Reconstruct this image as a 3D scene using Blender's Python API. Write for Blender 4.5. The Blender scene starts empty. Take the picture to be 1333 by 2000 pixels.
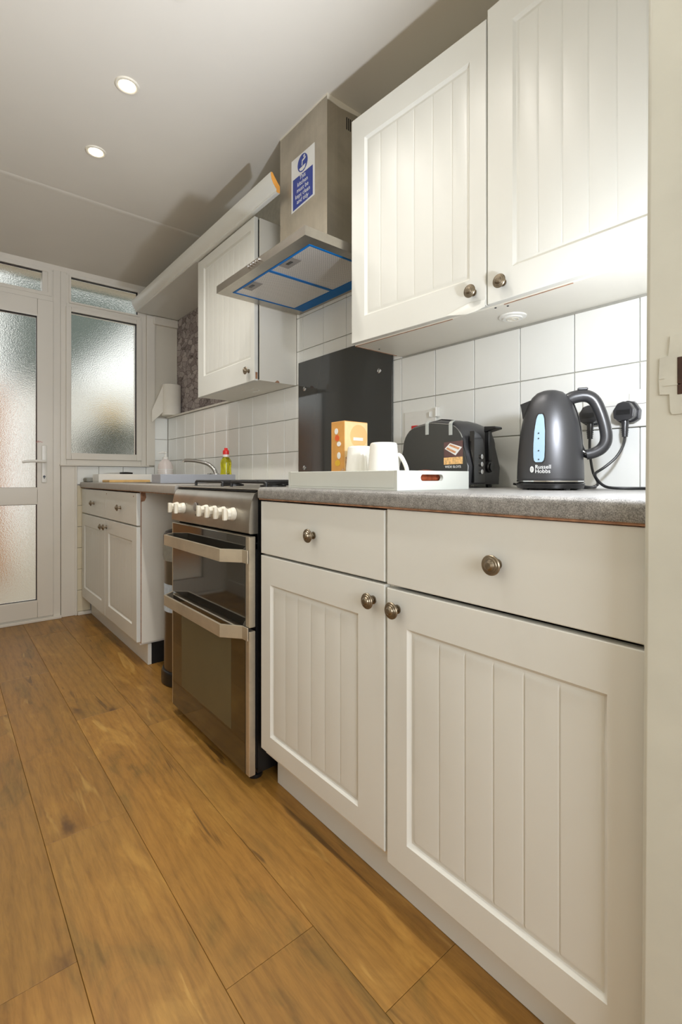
import bpy, bmesh, math, random
from mathutils import Vector, Matrix
random.seed(4)
R = math.radians
sc = bpy.context.scene
COL = sc.collection

# ------------------------------------------------------------------ camera, world, lights, exposure
cam = bpy.data.cameras.new('camera'); cam_o = bpy.data.objects.new('camera', cam); COL.objects.link(cam_o)
cam_o.location = (0, 0, 0.94); cam_o.rotation_euler = (R(90), 0, R(-39.644))
cam.sensor_fit = 'HORIZONTAL'; cam.sensor_width = 36; cam.lens = 36*943.262/1333
cam.shift_y = -67.7/1333; cam.clip_start = 0.02
sc.camera = cam_o

world = bpy.data.worlds.new('overcast_sky'); sc.world = world; world.use_nodes = True
bg = world.node_tree.nodes['Background']; bg.inputs[0].default_value = (1.0, 0.985, 0.95, 1); bg.inputs[1].default_value = 1.35

def light(name, kind, loc, power, color, rot=(0, 0, 0), **kw):
    l = bpy.data.lights.new(name, kind); l.energy = power; l.color = color
    for k, v in kw.items(): setattr(l, k, v)
    o = bpy.data.objects.new(name, l); COL.objects.link(o); o.location = loc; o.rotation_euler = rot
    return o
# small flash standing over the end of the worktop, hidden by the door lining
light('corner_lamp', 'POINT', (0.84, 0.252, 1.17), 11.0, (0.89, 0.95, 1.06), shadow_soft_size=0.022)
light('corner_lamp_head', 'SPOT', (0.84, 0.252, 1.17), 130, (0.89, 0.95, 1.06), rot=Vector((-1, 1.1, 1.05)).to_track_quat('-Z', 'Y').to_euler(), spot_size=R(112), spot_blend=1.0, shadow_soft_size=0.022)
# added unseen fill light, standing in for daylight from the adjoining room
light('back_room_fill', 'AREA', (-0.35, -2.35, 1.45), 80, (0.91, 0.96, 1.03), rot=(R(90), 0, R(0)), shape='RECTANGLE', size=1.7, size_y=1.5)

sc.view_settings.view_transform = 'Standard'; sc.view_settings.look = 'None'
sc.view_settings.gamma = 1; sc.view_settings.use_curve_mapping = False
sc.view_settings.exposure = 0.0
sc.cycles.max_bounces = 10; sc.cycles.diffuse_bounces = 6; sc.cycles.glossy_bounces = 5
sc.cycles.transmission_bounces = 8; sc.cycles.sample_clamp_indirect = 4
sc.cycles.caustics_reflective = False

# ------------------------------------------------------------------ materials
def s2l(c):
    c = c/255.0
    return c/12.92 if c <= 0.04045 else ((c+0.055)/1.055)**2.4
def rgb(r, g, b): return (s2l(r), s2l(g), s2l(b), 1)
class NT:
    def __init__(s, name):
        s.m = bpy.data.materials.new(name); s.m.use_nodes = True; s.t = s.m.node_tree
        s.b = s.t.nodes['Principled BSDF']
    def n(s, typ, **kw):
        x = s.t.nodes.new(typ)
        for k, v in kw.items(): setattr(x, k, v)
        return x
    def l(s, a, b): s.t.links.new(a, b)
    def set(s, **kw):
        for k, v in kw.items(): s.b.inputs[k.replace('_', ' ')].default_value = v
        return s
    def coords(s, scale=(1, 1, 1), kind='Object'):
        tc = s.n('ShaderNodeTexCoord'); mp = s.n('ShaderNodeMapping'); mp.inputs['Scale'].default_value = scale
        s.l(tc.outputs[kind], mp.inputs['Vector']); return mp.outputs['Vector']
    def noise(s, vec, scale, detail=3, rough=.5, dist=0):
        x = s.n('ShaderNodeTexNoise'); x.inputs['Scale'].default_value = scale; x.inputs['Detail'].default_value = detail
        x.inputs['Roughness'].default_value = rough; x.inputs['Distortion'].default_value = dist
        s.l(vec, x.inputs['Vector']); return x.outputs['Fac']
    def ramp(s, fac, stops):
        x = s.n('ShaderNodeValToRGB'); e = x.color_ramp.elements
        while len(e) < len(stops): e.new(0.5)
        for k, (p, c) in enumerate(stops): e[k].position = p; e[k].color = c
        s.l(fac, x.inputs['Fac']); return x.outputs['Color']
    def bump(s, fac, strength=.2, dist=.002):
        x = s.n('ShaderNodeBump'); x.inputs['Strength'].default_value = strength; x.inputs['Distance'].default_value = dist
        s.l(fac, x.inputs['Height']); s.l(x.outputs['Normal'], s.b.inputs['Normal'])
def plain(name, c, rough=.5, metal=0, var=.04, scale=8, bump=0, bscale=200, coat=0, spec=.5):
    """principled colour with a little noise variation"""
    k = NT(name); k.set(Roughness=rough, Metallic=metal, Coat_Weight=coat); k.b.inputs['Specular IOR Level'].default_value = spec
    v = k.coords(); f = k.noise(v, scale, 4)
    a = tuple(max(0, x*(1-var)) for x in c[:3])+(1,); b = tuple(min(1, x*(1+var)) for x in c[:3])+(1,)
    k.l(k.ramp(f, [(.3, a), (.7, b)]), k.b.inputs['Base Color'])
    if bump: k.bump(k.noise(v, bscale, 2), bump)
    return k.m
M = {}
M['cabinet'] = plain('cabinet_white', rgb(218, 218, 211), .36, var=.02, scale=3)
M['carcass'] = plain('carcass_white', rgb(226, 222, 211), .4, var=.025, scale=5)
M['raw_edge'] = plain('chipped_board_edge', rgb(156, 116, 88), .8, var=.3, scale=60)
M['orange_end'] = plain('raw_mdf', rgb(214, 148, 62), .8, var=.1, scale=30)
M['tile'] = plain('glazed_tile', rgb(236, 237, 233), .16, var=.03, scale=4, bump=.03, bscale=25)
M['cream_tile'] = plain('cream_tile', rgb(216, 205, 178), .25, var=.04, scale=4)
M['grout'] = plain('grout', rgb(186, 183, 172), .9, var=.08, scale=40)
M['ceiling'] = plain('ceiling_paint', rgb(214, 209, 198), .9, var=.025, scale=1.7, bump=.05, bscale=60)
M['wall'] = plain('wall_paint', rgb(216, 211, 198), .8, var=.03, scale=2, bump=.04, bscale=60)
M['jamb'] = plain('gloss_painted_wood', rgb(198, 197, 184), .38, var=.05, scale=9, bump=.12, bscale=45)
M['upvc'] = plain('upvc_white', rgb(218, 213, 202), .33, var=.02, scale=4)
M['gasket'] = plain('rubber_black', rgb(24, 24, 24), .6)
M['black_plastic'] = plain('black_plastic', rgb(24, 24, 25), .3, var=.1)
M['black_gloss'] = plain('black_gloss', rgb(14, 14, 15), .12, coat=.4)
M['satin_black'] = plain('satin_black', rgb(40, 40, 42), .36, coat=.25, var=.05)
k_ = NT('kettle_lacquer'); k_.set(Base_Color=rgb(74, 74, 76), Metallic=.7, Roughness=.40); M['kettle'] = k_.m
M['toaster_black'] = plain('toaster_matte_black', rgb(52, 53, 51), .55, var=.04)
M['black_enamel'] = plain('black_enamel', rgb(12, 12, 13), .4)
M['cast_iron'] = plain('cast_iron', rgb(28, 28, 29), .55, bump=.2)
M['chrome'] = plain('chrome', rgb(205, 205, 205), .1, metal=1, var=.02)
M['pewter'] = plain('pewter', rgb(142, 130, 112), .34, metal=1, var=.2, scale=90)
M['white_plastic'] = plain('white_plastic', rgb(232, 231, 225), .3)
M['cream_plastic'] = plain('cream_plastic', rgb(222, 216, 200), .33)
M['ceramic'] = plain('white_ceramic', rgb(236, 234, 226), .12, coat=.3, var=.015)
M['tray_grey'] = plain('painted_tray', rgb(198, 200, 192), .5, var=.02)
M['tray_steel'] = plain('grey_tray', rgb(154, 157, 164), .4, var=.04)
M['copper'] = plain('copper_foil', rgb(168, 86, 56), .3, metal=.8, var=.5, scale=60)
M['film'] = plain('blue_film', rgb(0, 104, 176), .5, var=.06, scale=20, spec=.2)
M['blue_print'] = plain('blue_print', rgb(46, 66, 150), .4)
M['white_print'] = plain('white_print', rgb(228, 229, 226), .45)
M['paper'] = plain('paper', rgb(232, 228, 217), .9, var=.02, scale=20, bump=.15, bscale=120)
M['wood_board'] = plain('board_wood', rgb(222, 180, 112), .55, var=.1, scale=25)
M['red_plastic'] = plain('red_plastic', rgb(206, 38, 36), .35)
M['sponge'] = plain('grey_cloth', rgb(150, 150, 142), .9, var=.1, scale=60)
M['mdf_box'] = plain('orange_card', rgb(206, 150, 78), .45, var=.08, scale=40)
M['box_front'] = plain('cream_card', rgb(236, 208, 156), .45, var=.05, scale=40)
M['red_print'] = plain('red_print', rgb(214, 92, 44), .5)
M['yellow_print'] = plain('yellow_print', rgb(214, 172, 52), .5)
M['nut_print'] = plain('nut_print', rgb(190, 150, 112), .5, var=.5, scale=260)
M['peach_print'] = plain('peach_print', rgb(232, 190, 128), .5, var=.05)
M['sticker_dark'] = plain('sticker_maroon', rgb(92, 66, 64), .5, var=.15)
M['sticker_toast'] = plain('sticker_toast', rgb(196, 142, 100), .5, var=.2, scale=200)
M['sticker_food'] = plain('sticker_food', rgb(228, 182, 122), .5, var=.35, scale=150)
M['gauge'] = plain('kettle_gauge', rgb(146, 172, 192), .25, var=.03)
M['strike'] = plain('painted_over_metal', rgb(196, 195, 182), .42, var=.06, scale=30, bump=.2, bscale=80)
M['latch_hole'] = plain('old_brown_mortice', rgb(58, 34, 20), .7, var=.4, scale=120)
M['caulk'] = plain('caulk', rgb(222, 216, 200), .7)
M['latch_pale'] = plain('pale_grey_metal', rgb(166, 170, 166), .4)
M['latch_grey'] = plain('latch_grey', rgb(132, 126, 120), .4)
M['oven_inner'] = plain('oven_inner_glass', rgb(92, 86, 64), .3, var=.05)
M['bin_steel'] = plain('bin_steel', rgb(120, 110, 95), .3, metal=.9, var=.05)
M['label_blue'] = plain('bin_label', rgb(190, 205, 222), .5, var=.12, scale=60)
M['dark_gap'] = plain('dark_void', rgb(20, 18, 16), .9)
M['red_pen'] = plain('red_pen', rgb(200, 120, 112), .6)

def m_steel(name, c, rough, streak, metal=.82):
    k = NT(name); k.set(Metallic=metal, Roughness=rough)
    v = k.coords(streak); f = k.noise(v, 60, 3); v2 = k.coords(); g = k.noise(v2, 5.5, 5, .6, .8)
    mx = k.n('ShaderNodeMath', operation='MULTIPLY_ADD'); mx.inputs[1].default_value = .22; k.l(f, mx.inputs[0])
    h = k.n('ShaderNodeMath', operation='MULTIPLY'); h.inputs[1].default_value = .78; k.l(g, h.inputs[0]); k.l(h.outputs[0], mx.inputs[2])
    k.l(k.ramp(mx.outputs[0], [(.3, tuple(x*.8 for x in c[:3])+(1,)), (.7, tuple(x*1.12 for x in c[:3])+(1,))]), k.b.inputs['Base Color'])
    k.bump(f, .06, .001)
    return k.m
M['steel'] = m_steel('brushed_steel', rgb(176, 170, 160), .30, (1, .05, 1), .97)
M['steel_stained'] = m_steel('stained_steel', rgb(196, 188, 172), .46, (1, 1, .05))
M['oven_steel'] = m_steel('oven_handle_steel', rgb(206, 196, 176), .42, (1, .05, 1))

def m_floor():
    """rustic oak laminate: per plank offset, cloudy tone, long grain, splits and knots"""
    k = NT('oak_laminate'); k.set(Roughness=.42)
    tc = k.n('ShaderNodeTexCoord'); oi = k.n('ShaderNodeObjectInfo')
    cb = k.n('ShaderNodeCombineXYZ')
    ml = k.n('ShaderNodeMath', operation='MULTIPLY'); ml.inputs[1].default_value = 37.0; k.l(oi.outputs['Random'], ml.inputs[0])
    k.l(ml.outputs[0], cb.inputs[0]); k.l(ml.outputs[0], cb.inputs[1])
    ad = k.n('ShaderNodeVectorMath', operation='ADD'); k.l(tc.outputs['Object'], ad.inputs[0]); k.l(cb.outputs[0], ad.inputs[1])
    def mapv(sc_):
        mp = k.n('ShaderNodeMapping'); mp.inputs['Scale'].default_value = sc_; k.l(ad.outputs[0], mp.inputs['Vector']); return mp.outputs['Vector']
    def mixc(fac, a, b, blend='MIX'):
        m = k.n('ShaderNodeMix', data_type='RGBA', blend_type=blend)
        if isinstance(fac, float): m.inputs['Factor'].default_value = fac
        else: k.l(fac, m.inputs['Factor'])
        for q, x in ((6, a), (7, b)):
            if isinstance(x, tuple): m.inputs[q].default_value = x
            else: k.l(x, m.inputs[q])
        return m.outputs[2]
    fine = k.noise(mapv((1, .10, 1)), 130, 4, .65, .5)
    broad = k.noise(mapv((1, .36, 1)), 7.5, 5, .6, 1.2)
    cloud = k.noise(mapv((1, .5, 1)), 3.2, 3, .5, .4)
    cathedral = k.n('ShaderNodeTexWave', bands_direction='X'); cathedral.inputs['Scale'].default_value = 9
    cathedral.inputs['Distortion'].default_value = 9; cathedral.inputs['Detail'].default_value = 3; cathedral.inputs['Detail Scale'].default_value = .9
    k.l(mapv((1, .16, 1)), cathedral.inputs['Vector'])
    base = k.ramp(broad, [(.34, rgb(100, 78, 33)), (.44, rgb(142, 100, 42)), (.56, rgb(154, 110, 47)), (.68, rgb(184, 140, 67))])
    olive = k.ramp(cloud, [(.38, (0, 0, 0, 1)), (.66, (1, 1, 1, 1))])
    c = mixc(olive, base, mixc(.55, base, rgb(128, 101, 52)))
    c = mixc(.30, c, k.ramp(fine, [(.34, rgb(104, 72, 31)), (.60, rgb(172, 127, 60))]))
    c = mixc(.22, c, k.ramp(cathedral.outputs['Fac'], [(.0, rgb(106, 72, 30)), (.25, rgb(150, 107, 47)), (1, rgb(160, 117, 53))]))
    # splits: thin dark wandering streaks
    sp = k.noise(mapv((1, .075, 1)), 17, 3, .55, 1.5)
    spf = k.ramp(sp, [(.655, (0, 0, 0, 1)), (.70, (.75, .75, .75, 1))])
    c = mixc(spf, c, rgb(84, 58, 26))
    hl = k.noise(mapv((1.0, .11, 3)), 21, 3, .5, 1.2)
    c = mixc(k.ramp(hl, [(.66, (0, 0, 0, 1)), (.74, (.5, .5, .5, 1))]), c, rgb(196, 158, 87))
    # knots
    vo = k.n('ShaderNodeTexVoronoi'); vo.inputs['Scale'].default_value = 3.0; k.l(mapv((1.6, .62, 1)), vo.inputs['Vector'])
    nz = k.noise(mapv((1, .6, 1)), 24, 3)
    sm = k.n('ShaderNodeMath', operation='MULTIPLY_ADD'); sm.inputs[1].default_value = .22; k.l(nz, sm.inputs[0]); k.l(vo.outputs['Distance'], sm.inputs[2])
    c = mixc(k.ramp(sm.outputs[0], [(.14, (.85, .85, .85, 1)), (.20, (.25, .25, .25, 1)), (.27, (0, 0, 0, 1))]), c, rgb(82, 54, 25))
    hs = k.n('ShaderNodeHueSaturation'); k.l(c, hs.inputs['Color'])
    mr = k.n('ShaderNodeMapRange'); mr.inputs['To Min'].default_value = .93; mr.inputs['To Max'].default_value = 1.12; k.l(oi.outputs['Random'], mr.inputs['Value']); k.l(mr.outputs[0], hs.inputs['Value'])
    k.l(hs.outputs[0], k.b.inputs['Base Color']); k.bump(fine, .06, .001)
    return k.m
M['floor'] = m_floor()
M['underlay'] = plain('dark_joint', rgb(70, 50, 30), .9)

def m_worktop():
    k = NT('speckled_grey_laminate'); k.set(Roughness=.38)
    v = k.coords(); a = k.noise(v, 640, 2, .6); b = k.noise(v, 60, 3)
    mx = k.n('ShaderNodeMath', operation='MULTIPLY_ADD'); mx.inputs[1].default_value = .35; k.l(b, mx.inputs[0]); k.l(a, mx.inputs[2])
    k.l(k.ramp(mx.outputs[0], [(.5, rgb(98, 96, 93)), (.68, rgb(136, 134, 130)), (.85, rgb(168, 165, 160))]), k.b.inputs['Base Color']); return k.m
M['worktop'] = m_worktop()
M['worktop_far'] = plain('far_worktop_grey', rgb(160, 155, 148), .4, var=.06, scale=40)

def m_wallpaper():
    """printed dry stone wallpaper: flat print, so it is colour only"""
    k = NT('stone_wallpaper'); k.set(Roughness=.8)
    v = k.coords((1, 1, 1.7)); nz = k.n('ShaderNodeTexNoise'); nz.inputs['Scale'].default_value = 9; k.l(v, nz.inputs['Vector'])
    ad = k.n('ShaderNodeVectorMath', operation='MULTIPLY_ADD'); ad.inputs[1].default_value = (.09, .09, .09)
    k.l(nz.outputs['Color'], ad.inputs[0]); k.l(v, ad.inputs[2])
    vo = k.n('ShaderNodeTexVoronoi', feature='DISTANCE_TO_EDGE'); vo.inputs['Scale'].default_value = 15; k.l(ad.outputs[0], vo.inputs['Vector'])
    vc = k.n('ShaderNodeTexVoronoi'); vc.inputs['Scale'].default_value = 15; k.l(ad.outputs[0], vc.inputs['Vector'])
    sep = k.n('ShaderNodeSeparateColor'); k.l(vc.outputs['Color'], sep.inputs[0])
    f = k.noise(v, 55, 5, .7)
    mx = k.n('ShaderNodeMath', operation='MULTIPLY_ADD'); mx.inputs[1].default_value = .45; k.l(sep.outputs[0], mx.inputs[0]); k.l(f, mx.inputs[2])
    stone = k.ramp(mx.outputs[0], [(.35, rgb(112, 100, 98)), (.65, rgb(150, 139, 137)), (.95, rgb(184, 175, 172))])
    e = k.ramp(vo.outputs['Distance'], [(.0, (1, 1, 1, 1)), (.06, (0, 0, 0, 1))])
    mix = k.n('ShaderNodeMix', data_type='RGBA'); k.l(e, mix.inputs['Factor']); k.l(stone, mix.inputs[6]); mix.inputs[7].default_value = rgb(84, 74, 73)
    k.l(mix.outputs[2], k.b.inputs['Base Color']); return k.m
M['wallpaper'] = m_wallpaper()

def m_mesh():
    k = NT('grease_filter_mesh'); k.set(Roughness=.4, Metallic=.55)
    v = k.coords((1, 1, 1)); 
    w = k.n('ShaderNodeTexWave', bands_direction='DIAGONAL'); w.inputs['Scale'].default_value = 70; w.inputs['Distortion'].default_value = 1.5; k.l(v, w.inputs['Vector'])
    w2 = k.n('ShaderNodeTexWave', bands_direction='Y'); w2.inputs['Scale'].default_value = 62; w2.inputs['Distortion'].default_value = .8; k.l(v, w2.inputs['Vector'])
    mu = k.n('ShaderNodeMath', operation='ADD'); k.l(w.outputs['Fac'], mu.inputs[0]); k.l(w2.outputs['Fac'], mu.inputs[1])
    k.l(k.ramp(mu.outputs[0], [(.15, rgb(140, 134, 128)), (.95, rgb(224, 219, 213))]), k.b.inputs['Base Color']); k.bump(mu.outputs[0], .3, .001); return k.m
M['mesh'] = m_mesh()

def m_glass(name, c, rough, bscale, bstr):
    k = NT(name); k.set(Roughness=rough, Transmission_Weight=1.0, IOR=1.45, Base_Color=c)
    v = k.coords(); f = k.noise(v, bscale, 3, .6); k.bump(f, bstr, .0025); return k.m
M['frosted'] = m_glass('obscure_glass', (.93, .96, .95, 1), .13, 150, .6)
M['clear_pink'] = plain('clear_soap_plastic', rgb(222, 212, 208), .2, var=.03)
M['green_soap'] = m_glass('green_yellow_soap', (.80, .76, .02, 1), .1, 20, .05)
def m_dark_glass(name, c, rough):
    k = NT(name); k.set(Roughness=rough, Coat_Weight=.6, Base_Color=c); k.b.inputs['Coat Roughness'].default_value = .03
    return k.m
M['splash'] = m_dark_glass('black_splashback_glass', rgb(54, 56, 56), .10)
M['oven_glass'] = m_dark_glass('oven_glass', rgb(40, 39, 36), .07)
M['oven_glass_low'] = m_dark_glass('oven_glass_brown', rgb(44, 36, 22), .12)
def m_emit(name, c, s):
    k = NT(name); k.set(Base_Color=c, Emission_Color=c, Emission_Strength=s); return k.m
M['bulb'] = m_emit('downlight_bulb', (1, .86, .62, 1), 9)
M['brick'] = plain('garden_brick', rgb(188, 124, 60), .9, var=.25, scale=14)
M['paving'] = plain('garden_paving', rgb(196, 188, 172), .9, var=.1)
M['leaf'] = plain('shrub_leaf', rgb(58, 66, 44), .7, var=.3, scale=14)
M['flower'] = plain('yellow_flowers', rgb(226, 186, 70), .7)
M['roof'] = plain('slate_roof', rgb(92, 104, 98), .8, var=.15)
M['render'] = plain('white_render', rgb(236, 236, 230), .9)
M['felt_edge'] = plain('timber_fascia', rgb(170, 140, 116), .8)

# ------------------------------------------------------------------ mesh helpers
WL = {}
def wl(o): return WL.get(o.name, Vector((0, 0, 0)))
class MB:
    def __init__(s): s.bm = bmesh.new()
    def box(s, x0, x1, y0, y1, z0, z1, bev=0, seg=1):
        x0, x1 = min(x0, x1), max(x0, x1); y0, y1 = min(y0, y1), max(y0, y1); z0, z1 = min(z0, z1), max(z0, z1)
        vs = [s.bm.verts.new(p) for p in ((x0,y0,z0),(x1,y0,z0),(x1,y1,z0),(x0,y1,z0),(x0,y0,z1),(x1,y0,z1),(x1,y1,z1),(x0,y1,z1))]
        fs = [s.bm.faces.new([vs[i] for i in f]) for f in ((0,3,2,1),(4,5,6,7),(0,1,5,4),(1,2,6,5),(2,3,7,6),(3,0,4,7))]
        if bev:
            es = list({e for f in fs for e in f.edges})
            bmesh.ops.bevel(s.bm, geom=es, offset=bev, segments=seg, affect='EDGES', profile=.5)
        return s
    def prism(s, pts, axis, a, b, bev=0):
        """polygon pts (2D, in the other two axes in xyz order) extruded along axis from a to b"""
        def mk(p, t):
            if axis == 'x': return (t, p[0], p[1])
            if axis == 'y': return (p[0], t, p[1])
            return (p[0], p[1], t)
        va = [s.bm.verts.new(mk(p, a)) for p in pts]; vb = [s.bm.verts.new(mk(p, b)) for p in pts]
        n = len(pts); fs = [s.bm.faces.new(va), s.bm.faces.new(vb[::-1])]
        for i in range(n): fs.append(s.bm.faces.new((va[i], vb[i], vb[(i+1) % n], va[(i+1) % n])))
        bmesh.ops.recalc_face_normals(s.bm, faces=fs)
        if bev: bmesh.ops.bevel(s.bm, geom=list({e for f in fs for e in f.edges}), offset=bev, segments=2, affect='EDGES', profile=.5)
        return s
    def lathe(s, prof, c, axis=(0, 0, 1), seg=32, sx=1.0):
        """prof: list of (radius, height along the axis)"""
        q = Vector((0, 0, 1)).rotation_difference(Vector(axis)); c = Vector(c); rings = []
        for r, h in prof:
            if r < 1e-6: rings.append([s.bm.verts.new(c + q @ Vector((0, 0, h)))])
            else: rings.append([s.bm.verts.new(c + q @ Vector((r*sx*math.cos(2*math.pi*k/seg), r*math.sin(2*math.pi*k/seg), h))) for k in range(seg)])
        fs = []
        for a, b in zip(rings, rings[1:]):
            for k in range(seg):
                p = [a[k % len(a)], a[(k+1) % len(a)], b[(k+1) % len(b)], b[k % len(b)]]; u = []
                for v in p:
                    if v not in u: u.append(v)
                if len(u) > 2: fs.append(s.bm.faces.new(u))
        for rg in (rings[0], rings[-1]):
            if len(rg) > 1 and rg is rings[0] and len(prof) and prof[0][0] > 0: fs.append(s.bm.faces.new(rg[::-1]))
            elif len(rg) > 1 and rg is rings[-1]: fs.append(s.bm.faces.new(rg))
        bmesh.ops.recalc_face_normals(s.bm, faces=fs)
        return s
    def ring(s, r0, r1, h0, h1, c, axis=(0, 0, 1), seg=32):
        prof = [(r0, h0), (r1, h0), (r1, h1), (r0, h1)]
        q = Vector((0, 0, 1)).rotation_difference(Vector(axis)); c = Vector(c)
        rg = [[s.bm.verts.new(c + q @ Vector((r*math.cos(2*math.pi*k/seg), r*math.sin(2*math.pi*k/seg), h))) for k in range(seg)] for r, h in prof]
        fs = []
        for i in range(4):
            a, b = rg[i], rg[(i+1) % 4]
            for k in range(seg): fs.append(s.bm.faces.new((a[k], a[(k+1) % seg], b[(k+1) % seg], b[k])))
        bmesh.ops.recalc_face_normals(s.bm, faces=fs); return s
    def tube(s, pts, rad, seg=12, smooth=0, flat=1.0):
        pts = [Vector(p) for p in pts]; rads = list(rad) if isinstance(rad, (list, tuple)) else [rad]*len(pts)
        for _ in range(smooth):   # Catmull style subdivision
            P, Q = [pts[0]], [rads[0]]
            for i in range(len(pts)-1):
                a = pts[max(i-1, 0)]; b = pts[i]; c = pts[i+1]; d = pts[min(i+2, len(pts)-1)]
                P += [(-a + 9*b + 9*c - d)/16, c]; Q += [(rads[i]+rads[i+1])/2, rads[i+1]]
            pts, rads = P, Q
        rings = []; n0 = None
        for i, p in enumerate(pts):
            t = (pts[min(i+1, len(pts)-1)] - pts[max(i-1, 0)]).normalized()
            if n0 is None:
                n0 = t.orthogonal().normalized() if abs(t.z) > .95 else (Vector((0, 0, 1)).cross(t)).normalized()
            n0 = (n0 - t*n0.dot(t)).normalized(); b = t.cross(n0)
            rings.append([s.bm.verts.new(p + (n0*math.cos(2*math.pi*k/seg)*flat + b*math.sin(2*math.pi*k/seg))*rads[i]) for k in range(seg)])
        fs = []
        for a, b in zip(rings, rings[1:]):
            for k in range(seg): fs.append(s.bm.faces.new((a[k], a[(k+1) % seg], b[(k+1) % seg], b[k])))
        fs += [s.bm.faces.new(rings[0][::-1]), s.bm.faces.new(rings[-1])]
        bmesh.ops.recalc_face_normals(s.bm, faces=fs); return s
    def panel(s, y0, y1, z0, z1, x, t, inner=None, grooves=(), shear=None):
        """moulded cabinet front facing -X: frame, cove and tongue-and-groove boards as a height field"""
        r = .003
        def edge(a, b): return [a, a+r*.3, a+r, b-r, b-r*.3, b]
        ys, zs = edge(y0, y1), edge(z0, z1); iy0 = iy1 = iz0 = iz1 = None
        if inner:
            iy0, iy1, iz0, iz1 = inner
            st = (0, .003, .007, .012, .019)
            ys += [iy0+q for q in st]+[iy1-q for q in st]; zs += [iz0+q for q in st]+[iz1-q for q in st]
            for g in grooves: ys += [g-.0034, g, g+.0034]
        ys = sorted(set(round(q, 5) for q in ys)); zs = sorted(set(round(q, 5) for q in zs))
        def dep(y, z):
            e = min(y-y0, y1-y, z-z0, z1-z)
            if e < r: return r - math.sqrt(max(0, r*r-(r-e)**2))
            if not inner: return 0
            q = min(y-iy0, iy1-y, z-iz0, iz1-z)
            if q <= 0: return 0
            d = .0075*min(q/.006, 1) if q < .012 else max(.004, .0075-(q-.012)*.5)
            if q > .015:
                for g in grooves:
                    a = abs(y-g)
                    if a < .0034: d += .0028*(1-a/.0034)
            return d
        V = [[s.bm.verts.new((x+dep(y, z)+(shear(y) if shear else 0), y, z)) for z in zs] for y in ys]
        B = [[s.bm.verts.new((x+t+(shear(y) if shear else 0), y, z)) for z in (z0, z1)] for y in (y0, y1)]
        for i in range(len(ys)-1):
            for j in range(len(zs)-1): s.bm.faces.new((V[i][j], V[i][j+1], V[i+1][j+1], V[i+1][j]))
        s.bm.faces.new((B[0][0], B[1][0], B[1][1], B[0][1]))
        s.bm.faces.new([V[i][0] for i in range(len(ys))]+[B[1][0], B[0][0]])
        s.bm.faces.new([V[i][-1] for i in range(len(ys))][::-1]+[B[0][1], B[1][1]])
        s.bm.faces.new([V[0][j] for j in range(len(zs))][::-1]+[B[0][0], B[0][1]])
        s.bm.faces.new([V[-1][j] for j in range(len(zs))]+[B[1][1], B[1][0]])
        bmesh.ops.recalc_face_normals(s.bm, faces=s.bm.faces[:]); return s
    def text(s, body, size, fn, extr=.0004, align='CENTER', spacing=1.0):
        c = bpy.data.curves.new('lettering', 'FONT'); c.body = body; c.size = size; c.align_x = align; c.extrude = extr
        c.space_line = spacing; c.resolution_u = 3
        o = bpy.data.objects.new('lettering', c); COL.objects.link(o)
        dg = bpy.context.evaluated_depsgraph_get(); me = bpy.data.meshes.new_from_object(o.evaluated_get(dg))
        bpy.data.objects.remove(o); bpy.data.curves.remove(c)
        b2 = bmesh.new(); b2.from_mesh(me); bpy.data.meshes.remove(me)
        mp = {v: s.bm.verts.new(fn(v.co.x, v.co.y, v.co.z)) for v in b2.verts}
        for f in b2.faces:
            try: s.bm.faces.new([mp[v] for v in f.verts])
            except ValueError: pass
        b2.free(); return s
    def build(s, name, mat, parent=None, smooth=35, at=None):
        w = wl(parent) if parent else Vector(at or (0, 0, 0))
        for v in s.bm.verts: v.co -= w
        me = bpy.data.meshes.new(name); s.bm.to_mesh(me); s.bm.free()
        me.materials.append(mat if not isinstance(mat, str) else M[mat])
        if smooth:
            for p in me.polygons: p.use_smooth = True
            me.set_sharp_from_angle(angle=R(smooth))
        o = bpy.data.objects.new(name, me); COL.objects.link(o)
        if smooth:
            wn_ = o.modifiers.new('weighted_normals', 'WEIGHTED_NORMAL'); wn_.keep_sharp = True
        if parent: o.parent = parent
        else: o.location = w
        WL[o.name] = w
        return o
def struct(o): o['kind'] = 'structure'; return o
def tag(o, label, cat, group=None):
    o['label'] = label; o['category'] = cat
    if group: o['group'] = group
    return o
def thing(name, label, cat, loc, group=None):
    o = bpy.data.objects.new(name, None); COL.objects.link(o); o.location = loc; o.empty_display_size = .05
    WL[o.name] = Vector(loc); return tag(o, label, cat, group)
def kids(o): return [c for c in bpy.data.objects if c.parent == o]
def dup(src, delta, label, group=None):
    """copy a thing with its parts and sub-parts"""
    n = src.copy(); COL.objects.link(n); n.location = src.location + Vector(delta); n['label'] = label
    if group: n['group'] = group
    WL[n.name] = wl(src) + Vector(delta)
    for c in kids(src):
        d = c.copy(); COL.objects.link(d); d.parent = n
        for g in kids(c):
            e = g.copy(); COL.objects.link(e); e.parent = d
    return n
def box(x0, x1, y0, y1, z0, z1, bev=0, seg=1): return MB().box(x0, x1, y0, y1, z0, z1, bev, seg)

# ------------------------------------------------------------------ setting
XW, YF, ZC, TILE = 1.3363, 3.697, 2.411, .1612
YJ = .228                       # kitchen side of the doorway wall
ZT = .9107                      # worktop height
XL = -.40
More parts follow.
